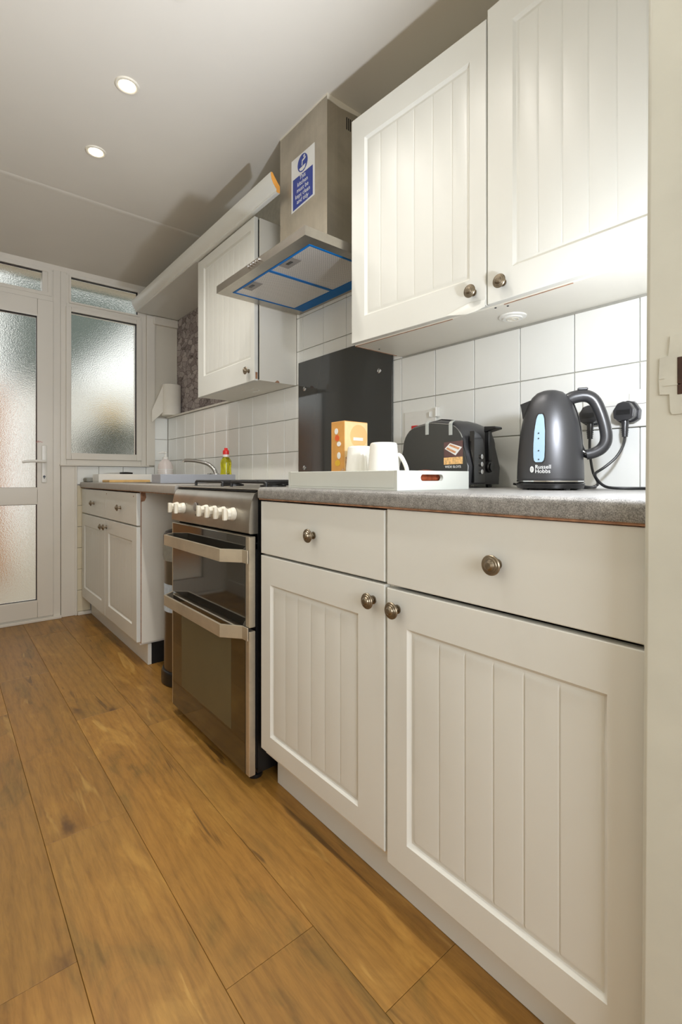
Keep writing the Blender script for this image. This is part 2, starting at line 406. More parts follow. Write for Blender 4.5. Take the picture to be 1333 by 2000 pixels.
# floor: sub floor and laminate planks
floor = struct(box(XL-1.2, 1.7, -2.6, 3.95, -.08, -.006).build('floor', 'underlay'))
pm = {}
def plank(x0, x1, y0, y1):
    key = (round(x1-x0, 4), round(y1-y0, 4)); 
    if key not in pm:
        w, h = key; o = box(.0004, w-.0004, .0004, h-.0004, -.006, 0, .0007).build('plank', 'floor', floor)
        pm[key] = o.data; o.location = (x0, y0, 0); return
    o = bpy.data.objects.new('plank', pm[key]); COL.objects.link(o); o.parent = floor; o.location = (x0, y0, 0)
PX = [.0055+.1985*k for k in range(-9, 9)]
ends = {0: 1.05, 1: 1.43, 2: .817, 3: .603, 4: 1.2, -1: .55}
for i, k in enumerate(range(-9, 8)):
    e0 = ends.get(k, .3+((k*53) % 100)/100*1.2); x0, x1 = .0055+.1985*k, .0055+.1985*(k+1)
    if x0 > 1.65 or x1 < XL-1.15: continue
    cuts = [e0+1.27*j for j in range(-4, 5)]; lo, hi = -2.55, 3.72
    cs = [lo]+[c for c in cuts if lo+.02 < c < hi-.02]+[hi]
    for a, b in zip(cs, cs[1:]): plank(x0, x1, a, b)
# ceiling with a crease: the far part slopes down to the door
cb = MB().prism([(-2.6, ZC), (2.84, ZC), (3.95, 2.327), (3.95, 2.55), (-2.6, 2.55)], 'x', XL-1.2, 1.7)
cb.prism([(2.815, ZC+.001), (2.825, ZC-.0025), (2.84, ZC-.0035), (2.855, ZC-.0035), (2.87, ZC-.003)], 'x', XL, 1.5)
ceiling = struct(cb.build('ceiling', 'ceiling', smooth=20))
# right wall (grout bed) with a built out, tiled lower part
rw = MB().box(XW+.008, 1.7, YJ-.15, 3.95, -.006, 1.400).box(XW+.008, 1.7, YJ-.15, 2.6, 1.400, 2.46).box(1.4065, 1.7, 2.6, 3.95, 1.400, 2.46)
wall_right = struct(rw.build('wall_right', 'grout', smooth=0))
tm = {}
def tile(par, axis, a0, a1, z0, z1, p, mat='tile'):
    """a wall tile with softly rounded edges; axis 'x' faces -X, 'y' faces -Y"""
    g = .0013; key = (axis, round(a1-a0, 3), round(z1-z0, 3), mat); w, h = a1-a0, z1-z0; d = Vector(wl(par))
    if key not in tm:
        if axis == 'x': b = box(0, .0078, g, w-g, g, h-g, .0016, 2)
        else: b = box(g, w-g, 0, .0078, g, h-g, .0016, 2)
        o = b.build('tile', mat, par, smooth=0); tm[key] = o.data
    else:
        o = bpy.data.objects.new('tile', tm[key]); COL.objects.link(o); o.parent = par
    o.location = (p, a0, z0) if axis == 'x' else (a0, p, z0)
def tile_rows(y_lo, y_hi, zrows):
    ls = sorted({round(1.2556+k*TILE, 4) for k in range(-8, 18)})
    ls = [y_lo]+[q for q in ls if y_lo+.012 < q < y_hi-.012]+[y_hi]
    for z0, z1 in zrows:
        for a, b in zip(ls, ls[1:]): tile(wall_right, 'x', a, b, z0, z1, XW)
tile_rows(YJ+.003, YF-.012, [(ZT-.03, 1.0657), (1.0657, 1.2269), (1.2269, 1.3881)])
tile_rows(1.2556, 1.952, [(1.3881, 1.5493), (1.5493, 1.7105), (1.7105, 1.8717)])
# ledge capping the tiled part, wallpaper above
struct(box(XW-.012, 1.4065, 2.6, YF-.004, 1.389, 1.4015, .002).build('trim_1', 'upvc'))
wp = box(1.4035, 1.4065, 2.6, YF-.02, 1.4015, 2.145).build('wallpaper', 'wallpaper', wall_right, smooth=0)
wp['label'] = 'grey stone-print wallpaper above the ledge'
# left wall and skirting
struct(box(XL-.12, XL, .08, 3.95, -.006, 2.46).build('wall_left', 'wall'))
struct(box(XL, XL+.016, .1, 3.69, 0, .1, .004).build('baseboard_left', 'upvc'))
# doorway wall with an opening, right lining is in view
JX = .70
fw = MB().box(JX+.02, 1.7, .075, YJ, -.006, 2.46).box(XL-1.2, -.16, .075, YJ, -.006, 2.46).box(-.16, JX+.02, .075, YJ, 2.06, 2.46)
struct(fw.build('wall_front', 'wall'))
# adjoining room
ar = MB().box(XL-1.2, 1.7, -2.6, -2.5, -.006, 2.46)
struct(ar.build('wall_back', 'wall'))
struct(MB().box(XL-1.3, XL-1.2, -2.6, .1, -.006, 2.46).build('wall_back_left', 'wall'))
struct(MB().box(1.6, 1.7, -2.5, .075, -.006, 2.46).build('wall_back_right', 'wall'))
# door lining on the right, leaning very slightly, with a strike plate
def lean(z): return (z-1.0)*.0062
lm = MB()
sect = [(JX, .06), (JX, YJ-.004), (JX+.0015, YJ-.001), (JX+.005, YJ+.002), (JX+.03, YJ+.0025), (JX+.03, .06)]
zz = [0, .5, 1.0, 1.5, 2.06]; rows = [[lm.bm.verts.new((x, y-lean(z)*1.0 if y > .1 else y, z)) for x, y in sect] for z in zz]
for a, b in zip(rows, rows[1:]):
    for k in range(len(sect)): lm.bm.faces.new((a[k], a[(k+1) % len(sect)], b[(k+1) % len(sect)], b[k]))
lm.bm.faces.new(rows[0]); lm.bm.faces.new(rows[-1][::-1]); bmesh.ops.recalc_face_normals(lm.bm, faces=lm.bm.faces[:])
lining = struct(lm.build('trim_2', 'jamb'))
sp = MB().prism([(.120, 1.018), (.199, 1.018), (.201, 1.022), (.202, 1.043), (.2125, 1.044), (.2135, 1.062), (.2125, 1.090), (.203, 1.092), (.201, 1.116), (.120, 1.118)], 'x', JX-.0016, JX+.001)
plate = sp.build('strike_plate', 'strike', lining); plate['label'] = 'painted over strike plate'
MB().box(JX-.0022, JX+.0005, .125, .1935, 1.042, 1.088, .0005).build('latch_hole', 'latch_hole', plate)['label'] = 'dark brown latch hole'
MB().box(JX-.0022, JX+.0005, .190, .2075, 1.0540, 1.0552).box(JX-.0022, JX+.0005, .207, .2125, 1.0635, 1.0645).build('plate_crease', 'strike', plate)

# ------------------------------------------------------------------ far wall: glazed door, side window
YB = YF+.07
fwl = MB().box(XL-.1, -.345, YF, YF+.2, -.006, 2.46).box(.66, 1.7, YF+.012, YF+.2, -.006, 1.03).box(1.165, 1.7, YF+.012, YF+.2, 1.03, 2.46)
fwl.box(-.345, 1.165, YF+.01, YF+.2, 2.325, 2.46)
wall_far = struct(fwl.build('wall_far', 'wall', smooth=0))
# coving strip under the ceiling
struct(MB().prism([(YF-.022, 2.352), (YF-.004, 2.322), (YF+.012, 2.322), (YF+.012, 2.352)], 'x', XL, 1.41).build('trim_3', 'upvc'))
def glazed(x0, x1, z0, z1, par, y, w=.02, name='pane'):
    """pane with a dark gasket and mitred bead frame, set in an opening"""
    for nm, a, d0, d1, mt in (('bead', w, -.010, .032, 'upvc'), ('gasket', .0024, .0005, .034, 'gasket')):
        o0 = a if nm == 'bead' else 0
        b = MB(); X0, X1, Z0, Z1 = x0-o0, x1+o0, z0-o0, z1+o0; t = a
        u = t if nm == 'bead' else .0007
        b.box(X0, X1, y+d0, y+d1, Z1-t, Z1).box(X0, X1, y+d0, y+d1, Z0, Z0+u)
        b.box(X0, X0+u, y+d0, y+d1, Z0+u, Z1-t).box(X1-t, X1, y+d0, y+d1, Z0+u, Z1-t)
        if nm == 'bead': b.build('glazing_bead', mt, par)
        else: b.build('glazing_gasket', mt, par)
    box(x0+.0008, x1-.0026, y+.027, y+.033, z0+.0008, z1-.0026).build(name, 'frosted', par, smooth=0)
def frame(b, x0, x1, z0, z1, wd, y0, y1, bev=.003):
    l, r, bt, tp = wd
    b.box(x0, x0+l, y0, y1, z0, z1, bev, 2).box(x1-r, x1, y0, y1, z0, z1, bev, 2)
    b.box(x0+l, x1-r, y0, y1, z0, z0+bt, bev, 2).box(x0+l, x1-r, y0, y1, z1-tp, z1, bev, 2)
    return b
# door frame with fanlight
df = MB(); frame(df, -.345, .617, .0, 2.338, (.06, .043, .025, .028), YF-.004, YB)
df.box(-.285, .575, YF-.004, YB, 2.106, 2.149, .002)
door_frame = struct(df.build('door_1', 'upvc'))
glazed(-.25, .5423, 2.16, 2.295, door_frame, YF, .022)
box(.512, .5745, YF-.002, YB, 2.149, 2.31, .001).build('fanlight_stile', 'upvc', door_frame)
box(-.36, .62, YF-.03, YF-.004, 0, .018, .003).build('threshold', 'upvc', door_frame)
# door leaf
leaf = MB(); Y0 = YF-.014
frame(leaf, -.283, .5735, .027, 2.104, (.09, .09, .112, .113), Y0, YB-.02, .004)
leaf.box(-.193, .4835, Y0, YB-.02, .764, .8741, .004, 2)
door_leaf = leaf.build('door_leaf', 'upvc', door_frame)
glazed(-.193, .4816, .8741, 1.991, door_leaf, Y0+.012, .014)
glazed(-.193, .4816, .1385, .764, door_leaf, Y0+.012, .014)
hp = MB().box(.505, .535, Y0-.009, Y0, .905, 1.150, .007, 2)
hp.build('handle_plate', 'white_plastic', door_leaf)
hl = MB().tube([(.520, Y0-.008, 1.045), (.520, Y0-.04, 1.045), (.51, Y0-.05, 1.045), (.44, Y0-.05, 1.043), (.395, Y0-.048, 1.037)], [.010, .010, .0095, .009, .009], 10, 1, 1)
hl.build('door_handle', 'white_plastic', door_leaf)
MB().lathe([(.0075, 0), (.0075, .003), (0, .003)], (.520, Y0-.009, .945), (0, -1, 0), 16).box(.518, .522, Y0-.0125, Y0-.012, .93, .945).build('keyhole', 'black_plastic', door_leaf)
pn = MB()
pn.tube([(.478, Y0-.001, 1.165), (.482, Y0-.001, 1.178), (.486, Y0-.001, 1.166), (.490, Y0-.001, 1.180), (.494, Y0-.001, 1.168), (.5, Y0-.001, 1.176), (.506, Y0-.001, 1.168), (.512, Y0-.001, 1.172)], .0012, 5, 1)
pn.build('red_pen_mark', 'red_pen', door_leaf)
# side window
wn = MB(); frame(wn, .617, 1.176, 1.026, 2.338, (.036, .036, .036, .03), YF-.002, YB)
wn.box(.653, 1.14, YF-.002, YB, 2.094, 2.121, .002)
win = struct(wn.build('window_1', 'upvc'))
ws = MB(); frame(ws, .648, 1.142, 1.062, 2.094, (.031, .036, .044, .030), YF-.016, YB-.01, .003)
sash = ws.build('window_sash', 'upvc', win)
glazed(.6788, 1.1061, 1.1056, 2.0641, sash, YF-.004, .016)
glazed(.6788, 1.115, 2.133, 2.299, win, YF, .012)
MB().box(.650, .668, YF-.001, YB, 2.12, 2.309).box(1.126, 1.145, YF-.001, YB, 2.12, 2.309).build('fanlight_stile', 'upvc', win)
box(.61, 1.19, YF-.03, YF+.02, 1.017, 1.0275, .002).build('window_sill', 'upvc', win)
# boards, trims, tiles beside the window
struct(box(.619, .708, YF-.012, YF+.05, 0, 1.017, .003).build('trim_4', 'upvc'))
struct(box(.700, .7145, YF-.02, YF+.05, 0, 1.017, .003).build('trim_5', 'upvc'))
struct(box(1.176, 1.236, YF-.02, YF+.02, 1.0275, 2.145, .003, 2).build('trim_6', 'upvc'))
struct(box(1.222, 1.4065, YF-.035, YF+.02, 2.086, 2.145, .004).build('trim_7', 'upvc'))
struct(box(1.236, 1.4065, YF-.006, YF+.02, 1.4015, 2.09).build('trim_8', 'wall'))
struct(box(.716, .80, YF-.03, YF, 0, .022, .003).build('baseboard_far', 'upvc'))
xs = [.7145, .8526, 1.0138, 1.175, 1.236]
for a, b in zip(xs, xs[1:]): tile(wall_far, 'y', a, b, ZT-.02, 1.017, YF-.004)
for z0, z1 in ((ZT-.02, 1.0657), (1.0657, 1.2269), (1.2269, 1.389)): tile(wall_far, 'y', 1.236, XW, z0, z1, YF-.004)
for k in range(6): tile(wall_far, 'y', .7145, .80, .022+k*TILE*.9, min(.022+(k+1)*TILE*.9, .885), YF-.004, 'cream_tile')

# ------------------------------------------------------------------ outside, seen through obscure glass
tag(box(-4, 6, 3.95, 12, -.12, -.05).build('garden_paving', 'paving'), 'pale paving outside behind the glazed door', 'paving')
tag(MB().box(-1.6, .46, 5.6, 5.75, -.05, 1.75).box(-1.62, .48, 5.57, 5.78, 1.75, 1.80).build('garden_wall', 'brick'), 'orange brick garden wall blurred behind the door glass', 'garden wall')
sh = thing('outbuilding', 'white outbuilding with dark sloping roof blurred behind the window', 'building', (1.5, 6.2, -.05))
MB().prism([(.66, -.05), (2.5, -.05), (2.5, 1.977), (.66, 1.977)], 'y', 5.99, 6.4).build('wall', 'render', sh)
MB().prism([(.47, 1.978), (1.08, 1.996), (1.74, 2.675), (2.17, 3.07), (.47, 3.07)], 'y', 5.85, 6.5).build('roof', 'roof', sh)
bs = thing('garden_shrub', 'dark shrub with yellow flowers blurred behind the window', 'shrub', (1.3, 5.3, -.05))
lb = MB()
for k in range(46):
    c = Vector((1.33+random.gauss(0, .12), 5.3+random.gauss(0, .12), 1.0+random.random()*.45)); r = .05+random.random()*.06
    bmesh.ops.create_icosphere(lb.bm, subdivisions=1, radius=r, matrix=Matrix.Translation(c))
lo_ = lb.build('foliage', 'leaf', bs); lo_['kind'] = 'stuff'
fb = MB()
for k in range(12): bmesh.ops.create_icosphere(fb.bm, subdivisions=1, radius=.045, matrix=Matrix.Translation((1.31+random.gauss(0, .05), 5.22+random.gauss(0, .05), 1.56+random.gauss(0, .05))))
fo_ = fb.build('flowers', 'flower', bs); fo_['kind'] = 'stuff'
MB().tube([(1.33, 5.3, -.048), (1.32, 5.3, .5), (1.33, 5.29, 1.4)], [.03, .025, .015], 8, 1).build('stem', 'felt_edge', bs)

# ------------------------------------------------------------------ downlights
proto = None
for i, (y, lab) in enumerate(((2.385, 'small round recessed downlight, the one nearest the far window wall'), (1.907, 'larger round recessed downlight nearest the cooker hood'),
                              (1.43, 'round recessed downlight cut off by the top edge of the photo'), (.95, 'round recessed downlight above the near cupboards, outside the photo'))):
    if proto is None:
        proto = t = thing('downlight', lab, 'ceiling light', (.538, y, ZC), 'recessed ceiling downlights')
        MB().lathe([(.027, -.0005), (.030, -.004), (.036, -.006), (.041, -.005), (.043, 0)], (.538, y, ZC), seg=40).build('trim_ring', 'cream_plastic', t)
        MB().lathe([(.0, -.0068), (.022, -.0068), (.0265, -.006), (.0265, -.002)], (.538, y, ZC), seg=32).build('bulb', 'bulb', t)
    else:
        t = dup(proto, (0, y-2.385, 0), lab, 'recessed ceiling downlights')
    l = light('downlight_beam', 'SPOT', (.538, y, ZC-.012), 27, (1, .95, .88), spot_size=R(130), spot_blend=.9, shadow_soft_size=.03)

# ------------------------------------------------------------------ cupboard knobs
KP = [(.0, .0), (.0095, 0), (.0095, .0028), (.0060, .0042), (.0056, .0150), (.0085, .0165), (.0165, .0172), (.0178, .0185), (.0178, .0205), (.0165, .0222), (.0135, .0226), (.0128, .0238), (.0100, .0242), (.0088, .0268), (.0055, .0292), (0, .0298)]
def knob(par, x, y, z, s=1.0):
    o = MB().lathe([(r*s, h*s) for r, h in KP[1:]], (x, y, z), (-1, 0, 0), 32).build('knob', 'pewter', par, smooth=28); o['label'] = 'pewter knob'; return o

# ------------------------------------------------------------------ near base cupboards
XD, XP = .7407, .7985
def base_cabinet(label, y0, y1, inner, grooves, door_y, drawer_z, knob_d, knob_w, door_x=XD, zt=.7072, zb=.1271):
    t = thing('base_cabinet', label, 'cabinet', (1.0, (y0+y1)/2, .1), 'base cupboards under the near worktop')
    b = MB(); x0 = XD+.0195
    b.box(x0, XW-.03, y0, y0+.018, .105, .868).box(x0, XW-.03, y1-.018, y1, .105, .868).box(x0, XW-.03, y0+.018, y1-.018, .105, .123)
    b.box(XW-.045, XW-.03, y0+.018, y1-.018, .123, .868).box(x0, x0+.1, y0+.018, y1-.018, .852, .868).box(x0+.12, x0+.138, y0+.018, y1-.018, .69, .722)
    b.build('body', 'carcass', t)
    d = MB().panel(door_y[0], door_y[1], zb, zt, door_x, .0185, inner, grooves).build('door', 'cabinet', t)
    knob(d, door_x, *knob_d)
    w = MB().panel(door_y[0], door_y[1], drawer_z[0], drawer_z[1], XD, .0185).build('drawer', 'cabinet', t)
    knob(w, XD, *knob_w)
    return t
bl = base_cabinet('white base cupboard with drawer, right beside the cooker', .7425, 1.2735, (.832, 1.2187, .180, .626), [.9027, .9636, 1.0232, 1.084, 1.1445],
             (.7465, 1.272), (.7125, .869), (.7812, .6679), (1.005, .7904))
br = base_cabinet('white base cupboard with wide drawer, nearest the camera at the doorway', YJ+.005, .7415, (.2913, .6811, .178, .6265), [.3641, .4239, .4817, .5414, .601],
             (YJ+.006, .7395), (.7098, .872), (.7074, .6623), (.4706, .7901), zb=.1105, zt=.7025)
tag(box(XP, XP+.018, YJ+.005, 1.27, 0, .104, .001).build('kickboard', 'cabinet'), 'white kickboard under the two near base cupboards', 'kickboard')
# near worktop, rounded front edge, raw underside edge
XF = .7323
wt = MB(); prof = [(XF+.012, ZT), (XF+.006, ZT-.0016), (XF+.0016, ZT-.006), (XF, ZT-.012), (XF, ZT-.030), (XF+.002, ZT-.0335), (XW, ZT-.0335), (XW, ZT)]
wt.prism(prof, 'y', YJ+.003, 1.2755)
t = tag(wt.build('worktop', 'worktop', at=(1.03, .75, ZT-.036)), 'speckled grey worktop over the near cupboards, holding kettle and toaster', 'worktop')
box(XF+.004, XF+.05, YJ+.004, 1.2745, ZT-.0375, ZT-.0336).build('raw_edge', 'raw_edge', t)['label'] = 'brown chipboard strip under the front edge'

# ------------------------------------------------------------------ sink base cupboard
t = thing('sink_cabinet', 'white sink base cupboard with two doors and two drawer fronts by the far window', 'cabinet', (1.0, 3.07, .1))
SY0, SY1 = 2.4705, 3.67; x0 = XD+.02
b = MB(); b.box(x0, XW-.05, SY0, SY0+.018, .118, .868).box(x0, XW-.05, SY1-.018, SY1, .105, .868).box(x0, XW-.05, SY0+.018, SY1-.018, .105, .123)
b.box(x0, x0+.02, SY0+.018, SY1-.018, .69, .71).build('body', 'carcass', t)
for (a, c, kn) in ((SY0+.001, 3.066, (2.967, .6525)), (3.0695, SY1, (3.1, .6450))):
    ny = 7; i0, i1 = a+.075, c-.075; gs = [i0+(i1-i0)*k/(ny+1) for k in range(1, ny+1)]
    kn = (c-.036, .651) if a < 3 else (a+.036, .648)
    d = MB().panel(a, c, .1265, .6945, XD, .019, (i0, i1, .2, .62), gs).build('door', 'cabinet', t); knob(d, XD, *kn)
for (a, c, ky) in ((SY0+.001, 3.050, 2.745), (3.0515, SY1, 3.33)):
    d = MB().panel(a, c, .7015, .862, XD, .019).build('drawer', 'cabinet', t); knob(d, XD, ky, .778)
for y in (2.52, 3.03): MB().lathe([(.004, 0), (.004, .001), (0, .001)], (XD, y, .845), (-1, 0, 0), 10).build('screw_hole', 'raw_edge', t)
ch = MB().prism([(x0, .866), (x0+.022, .866), (x0+.026, .84), (x0+.018, .822), (x0, .818)], 'y', SY0-.0006, SY0+.001).build('chipped_corner', 'raw_edge', t); ch['label'] = 'brown chipped corner of the side panel'
MB().prism([(x0-.0005, .118), (x0+.003, .118), (x0+.003, .862), (x0-.0005, .862)], 'y', SY0-.0008, SY0+.001).build('worn_edge', 'raw_edge', t)
tag(MB().box(XP, XP+.018, SY0+.01, 3.665, 0, .104, .001).build('kickboard', 'cabinet'), 'white kickboard under the sink cupboard', 'kickboard')
tag(MB().box(XP+.02, XW-.02, SY0+.012, SY0+.03, 0, .104).build('dark_support_board', 'dark_gap'), 'dark board end behind the kickboard of the sink cupboard', 'board')
# far worktop with a cut-out and an inset sink
ZF = .9085; b = MB(); pf = [(XF+.010, ZF), (XF+.002, ZF-.003), (XF, ZF-.010), (XF, ZF-.033), (XF+.002, ZF-.036)]
SX0, SX1, SK0, SK1 = .83, 1.19, 2.56, 2.94
b.prism(pf+[(SX0, ZF-.036), (SX0, ZF)], 'y', 1.945, YF-.008)
b.box(SX1, XW, 1.945, YF-.008, ZF-.036, ZF).box(SX0, SX1, 1.945, SK0, ZF-.036, ZF).box(SX0, SX1, SK1, YF-.008, ZF-.036, ZF)
t = tag(b.build('worktop', 'worktop_far', at=(1.03, 2.8, ZF-.036)), 'pale grey worktop under the window, with sink and dish drainer', 'worktop')
box(XF+.006, XF+.05, 1.947, YF-.01, ZF-.040, ZF-.0362).build('raw_edge', 'raw_edge', t)
t = thing('sink', 'stainless steel inset sink in the far worktop', 'sink', (1.01, 2.75, ZF))
b = MB(); frame(b, SX0-.02, SX1+.105, SK0-.02, SK1+.02, (.02, .105, .02, .02), 0, 1, 0)   # plan frame, remapped below
for v in b.bm.verts: v.co = Vector((v.co.x, v.co.z, ZF+.0005+v.co.y*.003))
b.build('rim', 'steel', t)
b = MB(); q = .004; zb = ZF-.0385
b.box(SX0+.003, SX1-.003, SK0+.003, SK1-.003, zb, zb+q)
b.box(SX0+.003, SX0+.003+q, SK0+.003, SK1-.003, zb, ZF).box(SX1-.003-q, SX1-.003, SK0+.003, SK1-.003, zb, ZF)
b.box(SX0+.003, SX1-.003, SK0+.003, SK0+.003+q, zb, ZF).box(SX0+.003, SX1-.003, SK1-.003-q, SK1-.003, zb, ZF)
b.build('bowl', 'steel', t)

# ------------------------------------------------------------------ near wall cupboard (double)
ZU0, ZU1 = 1.3955, 2.157
def shf(y): return (1.1141 + (1.0821-1.1141)*(y-.741)/(1.247-.741)) if y > .741 else 1.1141-(y-.741)*-.008
t = thing('wall_cabinet', 'large white double wall cupboard above the kettle and toaster', 'cabinet', (1.2, .75, ZU0), 'white wall cupboards')
def plan(dx, y0, y1): return [(shf(y0)+dx, y0), (shf(y1)+dx, y1)]
YU0, YU1, YUM = YJ+.004, 1.2525, .7395
b = MB(); d = .0195
pts = [(shf(YU0)+d, YU0), (shf(YUM)+d, YUM), (shf(YU1)+d, YU1), (XW-.001, YU1), (XW-.001, YU0)]
b.prism(pts, 'z', ZU0-.003, ZU0+.015); b.prism(pts, 'z', ZU1-.018, ZU1)
for y0, y1 in ((YU0, YU0+.016), (YUM-.009, YUM+.009), (YU1-.016, YU1)):
    b.prism([(shf(y0)+d, y0), (shf(y1)+d, y1), (XW-.001, y1), (XW-.001, y0)], 'z', ZU0+.015, ZU1-.018)
b.box(XW-.012, XW-.001, YU0, YU1, ZU0+.015, ZU1-.018)
b.build('body', 'carcass', t, smooth=0)
e = MB().prism([(shf(YU1)+d-.0004, YU1-.0030), (XW-.03, YU1-.0030), (XW-.03, YU1+.0006), (shf(YU1)+d-.0004, YU1+.0006)], 'z', ZU0-.0042, ZU0-.0028)
e.prism([(shf(YUM+.12)+d-.0006, YUM+.12), (shf(YU1)+d-.0006, YU1), (shf(YU1)+d+.0025, YU1), (shf(YUM+.12)+d+.0025, YUM+.12)], 'z', ZU0-.0042, ZU0-.0028)
e.prism([(shf(.52)+d-.0006, .52), (shf(.70)+d-.0006, .70), (shf(.70)+d+.0022, .70), (shf(.52)+d+.0022, .52)], 'z', ZU0-.0042, ZU0-.0028)
e.build('worn_edge', 'raw_edge', t)['label'] = 'brown worn edge of the underside'
dl = MB().panel(.7415, 1.250, ZU0+.001, ZU1, 0, .0185, (.7905, 1.189, 1.478, 2.073), [.8505, .9165, .985, 1.053, 1.121], shear=shf).build('door', 'cabinet', t)
knob(dl, shf(.778), .778, 1.4400)
dr = MB().panel(YU0+.001, .7375, ZU0+.001, ZU1+.02, 0, .0185, (.30, .6638, 1.474, 2.10), [.3600, .4195, .4790, .5390, .5990], shear=shf).build('door', 'cabinet', t)
knob(dr, shf(.69), .690, 1.4405)
# peeling corner of the foil on the left door
pv = MB(); g = []
for i, (y, z0, z1) in enumerate(((.862, 1.3975, 1.4005), (.82, 1.388, 1.410), (.79, 1.3825, 1.4145), (.765, 1.385, 1.414), (.7425, 1.3925, 1.412))):
    o = -.004-.007*math.sin(i/4*math.pi); g.append([pv.bm.verts.new((shf(y)+o*k, y, z)) for k, z in ((.25, z1), (.9, (z0+z1)/2), (1, z0), (.6, z0+.0005), (.1, z1-.001))])
for a, c in zip(g, g[1:]):
    for k in range(5): pv.bm.faces.new((a[k], a[(k+1) % 5], c[(k+1) % 5], c[k]))
pv.bm.faces.new(g[0]); pv.bm.faces.new(g[-1][::-1]); bmesh.ops.recalc_face_normals(pv.bm, faces=pv.bm.faces[:])
pv.build('peeling_foil', 'cabinet', t)['label'] = 'white foil peeling off the lower corner'
# round under-cupboard light
pk = MB().lathe([(.0, -.008), (.026, -.008), (.028, -.005), (.034, -.0045), (.037, -.003), (.038, 0), (.038, .0)], (1.238, .738, ZU0-.003), seg=36).build('puck_light', 'white_plastic', t)
MB().box(1.229, 1.247, .735, .741, ZU0-.0125, ZU0-.0108).ring(.014, .017, -.0092, -.008, (1.238, .738, ZU0-.003)).build('puck_lens', 'cream_plastic', pk)
for x, y in ((1.14, .729), (1.152, .70), (1.19, 1.225)): MB().lathe([(.003, 0), (.003, -.0012), (0, -.0012)], (x, y, ZU0-.003), seg=10).build('screw_hole', 'dark_gap', t)

# ------------------------------------------------------------------ far wall cupboard beside the hood
CY0, CY1 = 1.952, 2.5955; CZ0, CZ1 = 1.388, 2.135
t = thing('wall_cabinet', 'white single wall cupboard left of the cooker hood', 'cabinet', (1.22, 2.27, CZ0), 'white wall cupboards')
XU = 1.108
b = MB(); xa = XU+.024
b.box(xa, XW-.001, CY0, CY0+.016, CZ0, CZ1).box(xa, XW-.001, CY1-.016, CY1, CZ0, CZ1).box(xa, XW-.001, CY0+.016, CY1-.016, CZ0, CZ0+.016)
b.box(xa, XW-.001, CY0+.016, CY1-.016, CZ1-.016, CZ1).box(XW-.012, XW-.001, CY0+.016, CY1-.016, CZ0+.016, CZ1-.016)
b.build('body', 'carcass', t)
box(XU+.0196, XU+.0238, CY0+.006, CY1-.006, CZ0+.005, CZ1-.005).build('door_gap_shade', 'dark_gap', t)  # solid strip coloured dark for the shade between door and carcass
gs = [2.0000+.0598*k for k in range(0, 9)]
d = MB().panel(1.962, CY1-.001, CZ0-.002, 2.140, XU, .0195, (1.9965, 2.5165, 1.4930, 2.088), [2.0575, 2.115, 2.173, 2.231, 2.289, 2.347, 2.405, 2.462]).build('door', 'cabinet', t)
knob(d, XU, 2.013, 1.4365)
box(XU+.006, XU+.017, 1.9612, 1.9625, 1.394, 1.425).build('chipped_edge', 'raw_edge', t)['label'] = 'brown chipped corner of the door edge'
MB().prism([(1.212, 1.3875), (1.238, 1.3875), (1.234, 1.396), (1.224, 1.398)], 'y', CY0-.0008, CY0+.001).build('chipped_edge', 'raw_edge', t)['label'] = 'brown chip on the lower edge of the side'
pl = MB().box(1.205, 1.21, 2.15, 2.27, CZ0-.004, CZ0, .001).box(1.25, 1.255, 2.17, 2.23, CZ0-.006, CZ0, .001).build('cable_clip', 'white_plastic', t)
# cornice with raw end, soffit board
t = thing('cornice', 'long white angled cornice running from the far window to the cooker hood', 'cornice', (1.1, 2.7, 2.147))
cp = [(1.1115, 2.1475), (1.0985, 2.1475), (1.094, 2.152), (1.0955, 2.160), (1.088, 2.168), (1.078, 2.180), (1.070, 2.196), (1.0665, 2.213), (1.0665, 2.2235), (1.0745, 2.2245), (1.083, 2.212), (1.100, 2.190), (1.1115, 2.178)]
MB().prism(cp, 'y', 1.7495, YF-.024).build('moulding', 'cabinet', t, smooth=50)
MB().prism([(x*.985+.016, z*.985+.0325) for x, z in cp], 'y', 1.7485, 1.7496).build('raw_end', 'orange_end', t)['label'] = 'raw orange cut end of the cornice'
tag(box(1.0985, 1.403, CY1+.002, YF-.036, 2.1465, 2.162).build('soffit_board', 'cabinet'), 'white shelf board under the cornice, above the stone-print wallpaper', 'shelf')

# ------------------------------------------------------------------ cooker hood
t = thing('cooker_hood', 'stainless steel chimney cooker hood with blue film around its filters', 'cooker hood', (1.2, 1.6, 1.72))
HY0, HY1, HX = 1.2757, 1.9267, .906
b = MB(); z0, z1 = 1.7239, 1.7557
b.box(HX, HX+.002, HY0, HY1, z0, z1).box(HX+.002, XW-.002, HY0, HY0+.002, z0, z1).box(HX+.002, XW-.002, HY1-.002, HY1, z0, z1)
b.box(HX+.002, XW-.002, HY0+.002, HY1-.002, z1-.002, z1)
fx0, fx1, fy0, fy1 = .953, 1.318, 1.318, 1.872
b.box(HX+.002, fx0, HY0+.002, HY1-.002, z0, z0+.002).box(fx0, fx1, HY0+.002, fy0, z0, z0+.002).box(fx0, fx1, fy1, HY1-.002, z0, z0+.002).box(fx1, XW-.002, HY0+.002, HY1-.002, z0, z0+.002)
b.build('canopy', 'steel', t, smooth=0)
f = MB(); bw = .009
f.box(fx0, fx0+bw, fy0, fy1, z0-.0012, z0+.003).box(fx0+bw, fx1, fy0, fy0+bw, z0-.0012, z0+.003).box(fx0+bw, fx1, fy1-bw, fy1, z0-.0012, z0+.003)
f.box(fx0+bw, 1.262, 1.578, 1.594, z0-.0012, z0+.003).box(1.262, fx1, fy0+bw, fy1-bw, z0-.0012, z0+.003)
f.build('protective_film', 'film', t)['label'] = 'blue protective film strip'
